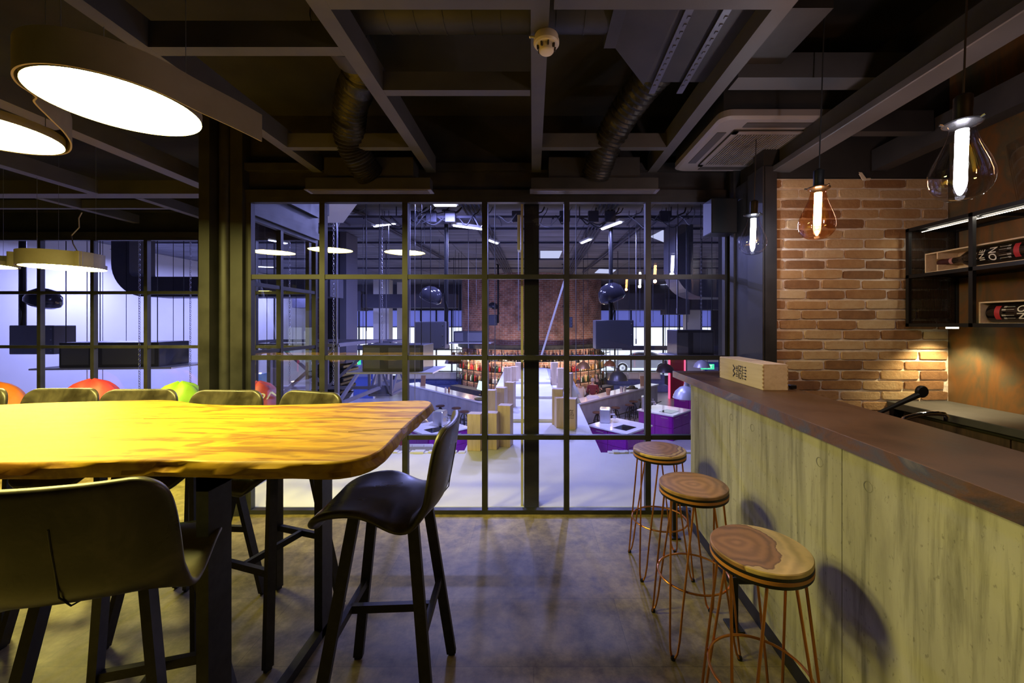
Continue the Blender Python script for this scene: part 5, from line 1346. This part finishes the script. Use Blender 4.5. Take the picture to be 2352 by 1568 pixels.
# ================================================================ hung equipment, ducts, cables, lights of the hall
def pole_unit(px, Y, bx0, bx1, by0, by1, ballx, bally, br, lab, side=1, pr=.045):
    p = P(px, 745, Y)
    t = thing('speaker_pole', lab, 'hanging speaker', (p.x, Y, EYE))
    zb = P(0, by1, Y).z-EYE; zt = P(0, by0, Y).z-EYE
    m = MB(); m.tube([(0, 0, zb+.1), (0, 0, CZ-EYE-.002)], pr, 12); m.cyl((0, 0), pr*2.2, CZ-EYE-.03, CZ-EYE-.002, 12); m.build('pole', M['black'], t)
    x0 = P(bx0, 0, Y).x-p.x; x1 = P(bx1, 0, Y).x-p.x
    b = MB().box(x0, x1, -.22, .22, zb, zt, .01).build('cabinet', mat('cabinet_blue_grey', (.055, .06, .085), .45), t)
    MB().box(x0+.02, x1-.02, -.226, -.22, zb+.02, zt-.02, .002).build('front_door', mat('cabinet_door', (.075, .08, .115), .45), b)
    m = MB()
    for z in (zb+.08, (zb+zt)/2, zt-.08): m.lathe([(0, -.006), (.012, -.004), (.012, .004), (0, .006)], 8, (x1-.05, -.228, z))
    m.build('screw', M['chromeish'], b)
    c = P(ballx, bally, Y); c = (c.x-p.x, 0, c.z-EYE)
    m = MB(); m.M = Matrix.Translation(c) @ Matrix.Rotation(R(20*side), 4, 'Y'); m.lathe([(0, br*.95), (br*.5, br*.85), (br*.87, br*.5), (br, 0), (br*.96, -br*.25), (br*.7, -br*.45), (0, -br*.5)], 32)
    m.build('dome', mat('dome_black', (.03, .03, .04), .12), t)
    m = MB(); m.bar((0, 0, c[2]+.05), (c[0]*.9, 0, c[2]+.02), .05, .08); m.tube([(0, -.05, c[2]-.1), (.06, -.08, c[2]-.3), (.02, -.06, zt)], .012, 6); m.build('bracket', M['black'], t)
pole_unit(1025, 9, 958, 1027, 738, 800, 990, 682, .26, 'black pole with a dome speaker and dark cabinet, left of the brick tower')
pole_unit(1403, 9, 1365, 1450, 735, 800, 1405, 679, .31, 'black pole with a dome speaker and grey cabinet, right of the brick tower', -1)
pole_unit(52, 9, 50, 150, 747, 812, 100, 690, .30, 'black pole with a dome speaker and blue-grey cabinet before the white left wall', pr=.06)
pole_unit(1144, 17, 1124, 1142, 723, 747, 1132, 704, .20, 'far slim pole with small dome and box in front of the brick tower, left', pr=.04)
pole_unit(1296, 17, 1300, 1314, 728, 752, 1300, 705, .16, 'far slim pole with small box in front of the brick tower, right', pr=.05)
# rectangular ducts: outline in x-z swept along y
def rect_duct(outer, y0, y1, lab):
    m = MB(); n = len(outer)
    vs = [(x, y0, z) for x, z in outer]+[(x, y1, z) for x, z in outer]
    h = n//2
    fs = [(i, i+1, n-2-i, n-1-i) for i in range(h-1)]
    fs += [tuple(n+k for k in f)[::-1] for f in fs]+[(i, (i+1) % n, n+(i+1) % n, n+i) for i in range(n)]
    m.add(vs, fs); 
    return tag(m.build('air_duct', nmat('duct_grey', [(.3, (.055, .055, .07)), (.7, (.09, .09, .11))], 1, rough=.5, metal=.2)), lab, 'duct', 'large square ducts of the hall')
def elbow(xl, xr, zc_out, zin, xend, n=10):
    """duct comes down between xl..xr then bends right to xend; zc_out bottom, zin top of the level run"""
    R1 = .75
    out = [(xl, CZ-.01)]+[(xl+R1-R1*math.cos(PI/2*i/n), zc_out+R1-R1*math.sin(PI/2*i/n)) for i in range(n+1)]+[(xend, zc_out)]
    r2 = .12
    inn = [(xr, CZ-.01)]+[(xr+r2-r2*math.cos(PI/2*i/n), zin+r2-r2*math.sin(PI/2*i/n)) for i in range(n+1)]+[(xend, zin)]
    return out+inn[::-1]
rect_duct(elbow(-9.55, -9.14, 2.21, 2.66, -4.6), 9.0, 9.62, 'big black duct bending to the right in front of the white left wall')
rect_duct(elbow(3.49, 3.92, 2.25, 2.70, 7.2), 9.8, 10.7, 'big black duct bending to the right, behind the last window panes')
m = MB(); m.box(-12.5, -4.0, 20.6, 21.3, 2.45, 3.15); m.box(-9.8, -8.9, 20.5, 21.4, 2.3, 3.3); tag(m.build('air_duct', M['halldark']), 'long dark duct running above the far left windows', 'duct')
m = MB(); m.box(4.2, 12.5, 20.6, 21.3, 2.35, 3.2); m.box(6.8, 8.0, 20.4, 21.4, 2.1, 2.9); tag(m.build('air_duct', M['halldark']), 'long dark duct running above the far right windows', 'duct')
m = MB(); m.box(-13.6, -4.2, 19.8, 19.95, .35, .55); m.box(4.4, 13.6, 19.8, 19.95, .30, .52); tag(m.build('round_truss', M['halldark']), 'dark level beam crossing the hall on both sides of the tower', 'beam')
# brick flue ending in a hood
fl = thing('brick_flue', 'dark brick chimney flue hanging down with a tapered black hood', 'chimney', (-5.72, 11.4, 0))
m, nt, b = new_mat('flue_brick'); tc = nt.nodes.new('ShaderNodeTexCoord'); br = nt.nodes.new('ShaderNodeTexBrick'); mp = nt.nodes.new('ShaderNodeMapping'); mp.inputs['Rotation'].default_value = (R(90), 0, 0)
br.inputs['Scale'].default_value = 1; br.inputs['Brick Width'].default_value = .5; br.inputs['Row Height'].default_value = .22; br.inputs['Mortar Size'].default_value = .012
br.inputs['Color1'].default_value = (.06, .03, .03, 1); br.inputs['Color2'].default_value = (.045, .025, .028, 1); br.inputs['Mortar'].default_value = (.10, .075, .07, 1)
nt.links.new(tc.outputs['Object'], mp.inputs[0]); nt.links.new(mp.outputs[0], br.inputs['Vector']); nt.links.new(br.outputs['Color'], b.inputs['Base Color']); b.inputs['Roughness'].default_value = .8
MB().box(-.55, .06, -.4, .4, .55, CZ-.01).build('shaft', m, fl)
MB().box(.06, .34, -.45, .45, .3, CZ-.01).build('steel_post', M['black'], fl)
MB().box(.34, .52, -.35, .35, .5, CZ-.01).build('side_panel', mat('flue_panel', (.13, .13, .16), .6), fl)
mm = MB(); 
for i in range(7): 
    w = .58-.02*i; mm.box(-w, w-.1+(i % 2)*.06, -.45, .45, .46-.12*i-.10, .46-.12*i, .02)
mm.add([(-.5, -.4, -.38), (.4, -.4, -.38), (.4, .4, -.38), (-.5, .4, -.38), (-.2, -.2, -.75), (.2, -.2, -.75), (.2, .2, -.75), (-.2, .2, -.75)], [(0, 1, 5, 4), (1, 2, 6, 5), (2, 3, 7, 6), (3, 0, 4, 7), (4, 5, 6, 7)])
mm.build('hood', M['black'], fl)
# lattice frame of the gantry
M['gantry'] = mat('gantry_grey', (.16, .16, .20), .5, .3)
def gantry(x0, x1, y0, y1, z0, z1, lab, n=2, w=.075):
    t = thing('steel_gantry', lab, 'steel frame', ((x0+x1)/2, (y0+y1)/2, z0)); cx_, cy_ = (x0+x1)/2, (y0+y1)/2
    L_ = lambda x, y, z: (x-cx_, y-cy_, z-z0)
    for y in (y0, y1):
        m = MB()
        for z in (z0, z1): m.bar(L_(x0, y, z), L_(x1, y, z), w, w)
        for i in range(n+1):
            x = x0+(x1-x0)*i/n; m.bar(L_(x, y, z0), L_(x, y, z1), w, w, up=(0, 1, 0))
        for i in range(n):
            a = x0+(x1-x0)*i/n; b_ = x0+(x1-x0)*(i+1)/n
            m.bar(L_(a, y, z0 if i % 2 else z1), L_(b_, y, z1 if i % 2 else z0), w*.8, w*.8)
        m.build('lattice_side', M['gantry'], t)
    m = MB()
    for x in (x0, x1):
        for z in (z0, z1): m.bar(L_(x, y0, z), L_(x, y1, z), w, w)
        m.bar(L_(x, y0, z0), L_(x, y1, z1), w*.8, w*.8)
    m.build('lattice_end', M['gantry'], t)
    return t
g = gantry(-6.9, -4.1, 8.3, 10.6, -.1, 1.15, 'large grey lattice gantry seen through the left window panes', 2)
m = MB()
for dx in (-1.4, 1.4):
    for dy in (-1.15, 1.15): m.bar((dx, dy, 1.2), (dx, dy, CZ+.1-.01), .03, .03, up=(1, 0, 0))
m.build('hanger', M['gantry'], g)
g = gantry(-4.5, -3.9, 10.9, 12.2, -.35, 1.1, 'smaller grey lattice frame beside the hanging kitchen hood', 1, .06)
MB().box(-.26, .26, -.6, .6, 0, .25).build('deck', M['gantry'], g)
m = MB()
for dx in (-.3, .3): m.bar((dx, .6, 1.4), (dx, .6, CZ+.35-.01), .025, .025, up=(1, 0, 0))
m.build('hanger', M['gantry'], g)
# hanging kitchen hoods: dark box over a thin bright-edged plate
def hood(x0, x1, y0, y1, z, h, lab, rz=0):
    t = thing('kitchen_hood', lab, 'kitchen hood', ((x0+x1)/2, (y0+y1)/2, z), rz, 'hanging kitchen hoods')
    w, d = (x1-x0)/2, (y1-y0)/2
    MB().box(-w, w, -d, d, 0, .03, .004).build('plate', mat('hood_plate', (.55, .55, .6), .3, .5), t)
    b = MB().box(-w*.72, w*.72, -d*.7, d*.7, .03, h, .01).build('housing', nmat('hood_dark', [(.3, (.035, .035, .045)), (.7, (.06, .06, .075))], 1, rough=.35), t)
    MB().box(-w*.68, -w*.3, -d*.7-.006, -d*.7, .08, h-.05).box(-w*.1, w*.65, -d*.7-.006, -d*.7, .08, h-.05).build('front_panel', mat('hood_panel', (.12, .12, .14), .4), b)
    for sx in (-1, 1):
        for sy in (-1, 1): MB().tube([(sx*w*.66, sy*d*.6, h), (sx*w*.66, sy*d*.6, CZ-z-.002)], .008, 5).build('hanger_wire', M['darkwire'], t)
hood(-9.3, -6.9, 7.4, 8.5, .74, .50, 'wide dark kitchen hood hanging in front of the white left wall', R(6))
hood(-3.25, -1.75, 6.9, 7.95, .72, .50, 'dark kitchen hood hanging behind the fourth window column, over the left bar')
hood(-2.95, -1.45, 13.5, 14.5, .93, .42, 'far dark kitchen hood left of the brick tower')
hood(2.50, 3.45, 7.2, 8.0, .98, .50, 'grey boxy kitchen hood at the right end of the window')
# cable tray and tangle
ct = MB()
ct.bar((-9.5, 8.7, 3.86), (7.5, 8.7, 3.86), .55, .05, up=(0, 0, 1)); 
for k in range(30): 
    x = -9.3+k*.57; ct.box(x, x+.03, 8.4, 9.0, 3.80, 3.84)
for x in range(-9, 8, 2): ct.tube([(x, 8.7, 3.9), (x, 8.7, CZ-.002)], .012, 6)
tag(ct.build('hall_cable_tray', M['halldark']), 'dark cable tray crossing the hall ceiling behind the top window panes', 'cable tray')
rw = random.Random(5)
for k in range(34):
    x = rw.uniform(-6.5, 5.5); L_ = rw.uniform(.25, 1.0); dz = rw.uniform(.05, .3); y = 8.35+rw.uniform(-.05, .05)
    m = MB(); pts_ = smooth([(x, y+.1, 3.88), (x+L_*.2, y, 3.88-dz*.5), (x+L_*.5, y-.02, 3.86-dz), (x+L_*.8, y, 3.92-dz*.3), (x+L_, y+.15, 3.98), (x+L_*1.1, y+.3, 4.12)], 5)
    m.tube(pts_, rw.choice((.008, .012, .016)), 5)
    tag(m.build('loose_cable', M['darkwire'] if rw.random() < .8 else M['wire']), 'loose cable looping out of the hall cable tray', 'cable', 'loose cables on the hall cable tray')
for i, x in enumerate((-2.55, -2.15, -1.75, -.35, .65, 1.25, 1.6, 2.75)):
    m = MB(); m.box(x-.11, x+.11, 8.32, 8.40, 3.72, 3.96, .01); tag(m.build('junction_box', mat('jbox', (.035, .035, .05), .5)), 'black junction box fixed on the hall cable tray', 'junction box', 'junction boxes on the hall cable tray')
# conduits along the hall ceiling
def conduit(a, b, n, sp, r, lab):
    A = onz(*a, 4.08); B = onz(*b, 4.08); d = (B-A).normalized(); s = Vector((-d.y, d.x, 0))
    for i in range(n):
        m = MB(); o = s*(i-(n-1)/2)*sp; m.tube([A+o, B+o], r, 6); tag(m.build('ceiling_conduit', M['halldark']), lab, 'conduit', lab)
conduit((1075, 462), (1168, 628), 5, .09, .022, 'parallel conduits crossing the hall ceiling left of the post')
conduit((1400, 468), (1300, 640), 5, .09, .022, 'parallel conduits crossing the hall ceiling right of the post')
conduit((1500, 500), (1340, 625), 2, .1, .03, 'two thicker pipes slanting over the hall ceiling at the right')
conduit((790, 470), (1030, 600), 2, .1, .03, 'two thicker pipes slanting over the hall ceiling at the left')
for Y in (10.6, 12.4, 15.5, 18):
    m = MB(); m.tube([(-12, Y, 4.12), (12, Y, 4.12)], .03, 6); tag(m.build('cross_pipe', M['halldark']), 'thin dark pipes running level across the hall ceiling', 'pipe', 'level pipes under the hall ceiling')
# vertical wires and chains
wires = [(96, 640, 9, 0), (200, 900, 9, 1), (236, 900, 10, 0), (320, 930, 7, 2), (290, 800, 9, 0), (398, 800, 9, 0), (437, 880, 8, 2), (465, 900, 7, 1), (613, 800, 8, 0), (665, 880, 8, 2), (680, 790, 9, 0),
         (766, 880, 7, 2), (773, 790, 7, 1), (842, 760, 9, 0), (834, 780, 9, 0), (878, 880, 8.5, 2), (893, 690, 9, 0), (942, 830, 8, 1), (953, 960, 7, 1), (1009, 660, 12, 0), (1076, 800, 10, 1), (1094, 700, 12, 0), (1122, 900, 7, 1), (1137, 890, 7, 1), (1191, 760, 9, 1),
         (1323, 870, 7, 1), (1445, 790, 9, 0), (1461, 790, 9, 1), (1470, 740, 10, 0), (1500, 740, 10, 0), (1555, 720, 9, 1), (1580, 740, 9, 0), (1610, 790, 9, 2), (870, 640, 12, 0), (975, 560, 9, 0), (1060, 760, 14, 0), (1350, 720, 14, 0), (810, 700, 12, 0)]
for (px_, yb, Y, kind) in wires:
    a = P(px_, yb, Y)
    m = MB()
    if kind == 2:
        z = a.z; k = 0
        while z < CZ-.06:
            m.tube([Vector((a.x+(.014 if k % 2 else 0)*math.cos(t), a.y+(0 if k % 2 else .014)*math.cos(t), z+.026*math.sin(t))) for t in [2*PI*i/8 for i in range(8)]], .004, 4, closed=True); z += .044; k += 1
        m.tube([(a.x, a.y, z), (a.x, a.y, CZ)], .004, 4)
        tag(m.build('hanging_chain', M['wire']), 'thin metal chain hanging from the hall ceiling', 'chain', 'chains hanging in the hall')
    else:
        m.tube([a, (a.x, a.y, CZ)], .006 if kind == 0 else .008, 5)
        if kind == 1: m.tube([a, (a.x, a.y, a.z+.12)], .014, 6)
        tag(m.build('hanging_wire', M['darkwire'] if kind == 0 else M['wire']), 'thin dark wire hanging from the hall ceiling' if kind == 0 else 'thin bright steel wire hanging from the hall ceiling', 'wire', 'dark wires hanging in the hall' if kind == 0 else 'bright wires hanging in the hall')
m = MB(); m.bar(P(1301, 630, 9), P(1243, 818, 9), .055, .04); m.tube([P(1301, 630, 9), (P(1301, 630, 9).x, 9, CZ)], .008, 5)
tag(m.build('slanted_rail', M['hallwhite']), 'white slanted rail crossing the view right of the black post', 'rail')
m = MB(); m.box(-.145, -.115, 3.50, 3.62, 2.235, 2.545, .004)
tag(m.build('wall_box', M['white']), 'narrow upright white box fixed to the left side of the black post', 'box')
# bell pendants
bp0 = None
def pendant(px_, py_, Y, r, col, glow, lab, hook=False):
    a = P(px_, py_, Y)
    t = thing('bell_pendant', lab, 'pendant lamp', a, 0, 'bell-shaped pendant lamps in the hall')
    MB().lathe([(0, r*.95), (r*.16, r*.95), (r*.2, r*.62), (r*.5, r*.5), (r*.82, r*.18), (r, -.28*r), (r*.96, -.28*r), (r*.6, .2*r), (0, r*.4)], 28).build('shade', mat('shade_%d' % px_, col, .35, .3), t)
    MB().lathe([(0, -.1*r), (.2*r, 0), (.16*r, .2*r), (0, .3*r)], 14).build('bulb', emis('pendant_glow_%d' % px_, glow, 25), t)
    MB().tube([(0, 0, r*.9), (0, 0, CZ-a.z-.002)], .012, 6).build('cord', M['darkwire'], t)
    plight((a.x, a.y, a.z-r*.35), 14, glow, .05, 'pendant_light')
pendant(1419, 866, 14, .35, (.04, .035, .04), (1, .6, .4), 'dark bell pendant lamp over the right hall bar, nearest of the dark ones')
pendant(1528, 848, 15.5, .36, (.05, .035, .04), (1, .7, .6), 'dark bell pendant lamp left of the counter corner')
pendant(1042, 828, 15.3, .34, (.05, .035, .05), (1, .55, .35), 'dark bell pendant lamp over the left hall bar')
pendant(1577, 905, 9.2, .31, (.45, .45, .5), (1, .95, 1), 'big grey metal bell pendant just behind the counter end')
pendant(1401, 836, 17, .26, (.35, .12, .05), (1, .6, .3), 'small copper-coloured pendant lamp near the facade, right')
pendant(1340, 841, 15.5, .28, (.4, .2, .08), (1, .62, .3), 'small copper-coloured pendant lamp above the seated guests')
pendant(1612, 838, 12, .24, (.4, .38, .42), (1, .5, .5), 'small pink-lit pendant lamp beside the green exit sign')
# fluorescent fittings with their lights
def fitting(px_, py_, z, L_, rz, e, lab, grp='tube lights under the hall ceiling'):
    p = onz(px_, py_, z); t = thing('tube_light', lab, 'tube light', p, rz, grp)
    MB().box(-L_/2, L_/2, -.07, .07, 0, .05, .006).build('housing', M['white'], t)
    MB().box(-L_/2+.03, L_/2-.03, -.03, .03, -.03, 0, .008).build('tube', emis('tube_glow', (.80, .82, 1), 5), t)
    m = MB(); m.tube([(0, 0, .05), (0, 0, (3.83 if 8.4 < p.y < 9.0 else CZ)-z-.002)], .008, 5); m.build('hanger', M['darkwire'], t)
    li = bpy.data.lights.new('tube_lamp', 'AREA'); li.shape = 'RECTANGLE'; li.size = L_*.8; li.size_y = .12; li.energy = e; li.color = (.36, .38, 1.0)
    o = bpy.data.objects.new('tube_lamp', li); COL.objects.link(o); o.location = (p.x, p.y, p.z-.035); o.rotation_euler = (0, 0, rz)
TE = 150
fitting(1076, 521, 3.72, .75, R(30), TE*.4, 'white tube light left of the black post, below the cable tray')
fitting(1404, 517, 3.72, .75, R(115), TE*.5, 'white tube light right of the black post, below the cable tray')
fitting(1131, 554, 3.85, .6, R(65), TE*2, 'smaller white tube light left of the black post, farther back')
fitting(1346, 553, 3.85, .6, R(110), TE*2, 'smaller white tube light right of the black post, farther back')
fitting(883, 515, 3.85, .7, R(-25), TE*.4, 'dim tube light over the left window panes')
fitting(1023, 470, 3.95, .5, 0, TE, 'small tube light at the very top beside the left pole')
fitting(300, 578, 3.75, .9, R(20), TE*2.2, 'tube light by the black duct in front of the left wall')
fitting(600, 612, 3.85, .9, R(15), TE*2.2, 'long tube light seen through the first window column')
fitting(684, 642, 3.85, .9, R(15), TE*1.5, 'added far tube light brightening the left wall, partly behind the brick flue')  # extra fitting, added only to brighten the white left wall
# luminous ceiling panels
def cpanel(q, lab):
    pts_ = [onz(x, y, 4.13) for x, y in q]; c = sum(pts_, Vector())/4
    m = MB(); m.prism([(p.x-c.x, p.y-c.y) for p in pts_], 0, .018); o = m.build('ceiling_panel', emis('panel_glow', (.62, .66, 1), .95), None, (c.x, c.y, 4.13))
    tag(o, lab, 'ceiling panel', 'luminous panels in the hall ceiling')
cpanel([(1241, 577), (1291, 577), (1284, 593), (1241, 593)], 'glowing ceiling panel directly right of the black post')
cpanel([(1376, 618), (1415, 620), (1405, 628), (1366, 627)], 'small far ceiling panel right of the tower top')
cpanel([(1494, 544), (1543, 519), (1560, 521), (1524, 556)], 'slanted ceiling panel beside the right duct')
cpanel([(905, 633), (945, 633), (940, 640), (890, 640)], 'far ceiling panel above the left dark duct')
cpanel([(714, 585), (760, 590), (745, 597), (712, 592)], 'ceiling panel left of the brick flue')
cpanel([(1510, 655), (1535, 652), (1540, 660), (1525, 662)], 'small far ceiling panel left of the right duct bend')
# exit signs
def exit_sign(px_, py_, Y, lab):
    a = P(px_, py_, Y); t = thing('exit_sign', lab, 'exit sign', a, 0, 'green exit signs')
    MB().box(-.30, .30, -.03, .03, -.12, .12, .01).build('case', emis('exit_green', (.08, .85, .45), 1.1), t)
    m = MB(); text_mb(m, 'EXIT', .20, frame((0, -.034, 0), (1, 0, 0), (0, 0, 1)), bold=.01); m.build('lettering', emis('exit_white', (.85, 1, .95), 1.4), t)
    MB().tube([(0, 0, .12), (0, 0, CZ-a.z-.002)], .01, 5).build('rod', M['darkwire'], t)
exit_sign(1550, 803, 21, 'green exit sign right of the parked car'); exit_sign(1625, 842, 18, 'green exit sign just above the counter end'); exit_sign(815, 832, 20, 'green exit sign at the left, behind the gantry')
# red framed door, blue doors and pale pillars at the far sides
t = thing('neon_door', 'red glowing door frame with dark red door, right of the far windows', 'door', (P(1548, 0, 22).x, 22, HZ))
MB().box(-.30, -.22, -.05, .05, 0, 2.25).box(.55, .60, -.05, .05, 0, 2.25).box(-.30, .60, -.05, .05, 2.2, 2.27).build('frame', emis('neon_red', (1, .08, .2), 2.2), t)
MB().box(-.22, .55, -.02, .02, 0, 2.2).build('leaf', mat('door_red', (.25, .02, .04), .4), t)
for (px_, w, Y, lab) in ((835, 1.1, 22, 'blue door at the far left with a pale frame'), (1640, 1.0, 20, 'blue door at the far right behind the counter end')):
    a = P(px_, 0, Y); t = thing('blue_door', lab, 'door', (a.x, Y, HZ))
    MB().box(-w/2-.1, -w/2, -.06, .06, 0, 2.3).box(w/2, w/2+.1, -.06, .06, 0, 2.3).box(-w/2-.1, w/2+.1, -.06, .06, 2.2, 2.32).build('frame', M['hallwhite'], t)
    l = MB().box(-w/2, w/2, -.02, .02, 0, 2.2).build('leaf', mat('door_blue', (.07, .12, .45), .4), t)
    MB().box(w/2-.16, w/2-.06, -.06, -.02, 1.0, 1.05).build('handle', M['chromeish'], l)
    MB().box(-w*.35, w*.35, -.03, -.02, 1.2, 1.95).build('door_pane', mat('door_pane', (.25, .3, .5), .2), l)
for (px_, Y, w, lab) in ((880, 23, .9, 'pale square pillar at the far left of the hall'), (925, 24.5, .5, 'narrow pale pillar left of the blue sofa'), (1590, 22, .8, 'pale square pillar right of the red door')):
    a = P(px_, 0, Y); m = MB(); m.box(a.x-w/2, a.x+w/2, Y-.3, Y+.3, HZ, CZ); tag(m.build('pillar', M['hallwhite']), lab, 'pillar')
# posters / banner by the left wall, grill on the hall floor
m = MB(); m.box(-.02, .02, -1.0, 1.0, 0, 2.2); tag(m.build('blue_banner', nmat('banner_blue', [(.3, (.1, .3, .75)), (.5, (.35, .6, .9)), (.7, (.8, .85, .9))], 1.2, rough=.5), None, (-10.4, 14.6, HZ)), 'blue and white printed banner standing by the left wall', 'banner')
t = thing('kettle_grill', 'round lidded steel grill with a red base, left of the left hall bar', 'grill', (P(943, 0, 13.2).x, 13.2, HZ))
MB().lathe([(.0, 1.02), (.25, 1.0), (.50, .92), (.60, .80), (.60, .76)], 32).build('lid', mat('grill_lid', (.25, .26, .3), .3, .6), t)
MB().lathe([(.62, .76), (.64, .70), (.64, .62), (.0, .60)], 32).build('rim', M['hallwhite'], t)
MB().lathe([(.60, .62), (.66, .5), (.55, .3), (.3, .1), (.3, 0)], 32).build('base', mat('grill_red', (.6, .08, .06), .4), t)
MB().tube([(0, 0, 1.0), (0, 0, 1.2)], .04, 8).build('knob', M['black'], t)
m = MB(); m.box(-.32, .32, -.05, .05, 0, .95, .04)
for z in (.3, .6): m.box(-.325, .325, -.056, -.05, z, z+.01)
for x in (-.1, .12): m.box(x, x+.01, -.056, -.05, 0, .95)
tag(m.build('quilted_panel', nmat('quilted_white', [(.3, (.6, .58, .55)), (.7, (.7, .68, .66))], 3, rough=.7), None, (-2.85, 9.8, HZ)), 'pale quilted panel leaning below the slab edge, left of the purple island', 'panel')
bpy.data.objects['quilted_panel'].scale = (1.3, 1, 1.2)
# ================================================================ light
w = bpy.data.worlds.new('sky'); SC.world = w; w.use_nodes = True
bg = w.node_tree.nodes['Background']; bg.inputs[0].default_value = (.72, .78, 1, 1); bg.inputs[1].default_value = 2.1
# spot under the wall shelf washing the bricks
def spot(p, d, e, col, ang, r=.03, bl=.6, nm='spot_lamp'):
    li = bpy.data.lights.new(nm, 'SPOT'); li.energy = e; li.color = col; li.spot_size = R(ang); li.spot_blend = bl; li.shadow_soft_size = r
    o = bpy.data.objects.new(nm, li); COL.objects.link(o); o.location = p; o.rotation_euler = Vector(d).to_track_quat('-Z', 'Y').to_euler()
spot((2.71, 2.57, 1.545), (-.02, .10, -1), 26, (1, .80, .45), 115)
# strip of light under the shelf's top board
li = bpy.data.lights.new('shelf_strip', 'AREA'); li.shape = 'RECTANGLE'; li.size = 1.2; li.size_y = .01; li.energy = 2.5; li.color = (1, .9, .75)
o = bpy.data.objects.new('shelf_strip', li); COL.objects.link(o); o.location = (2.555, 2.0, 2.205); o.rotation_euler = (0, 0, R(90))
for ob in list(COL.objects):
    if ob.type == 'MESH' and not ob.data.materials: print('NOMAT', ob.name)
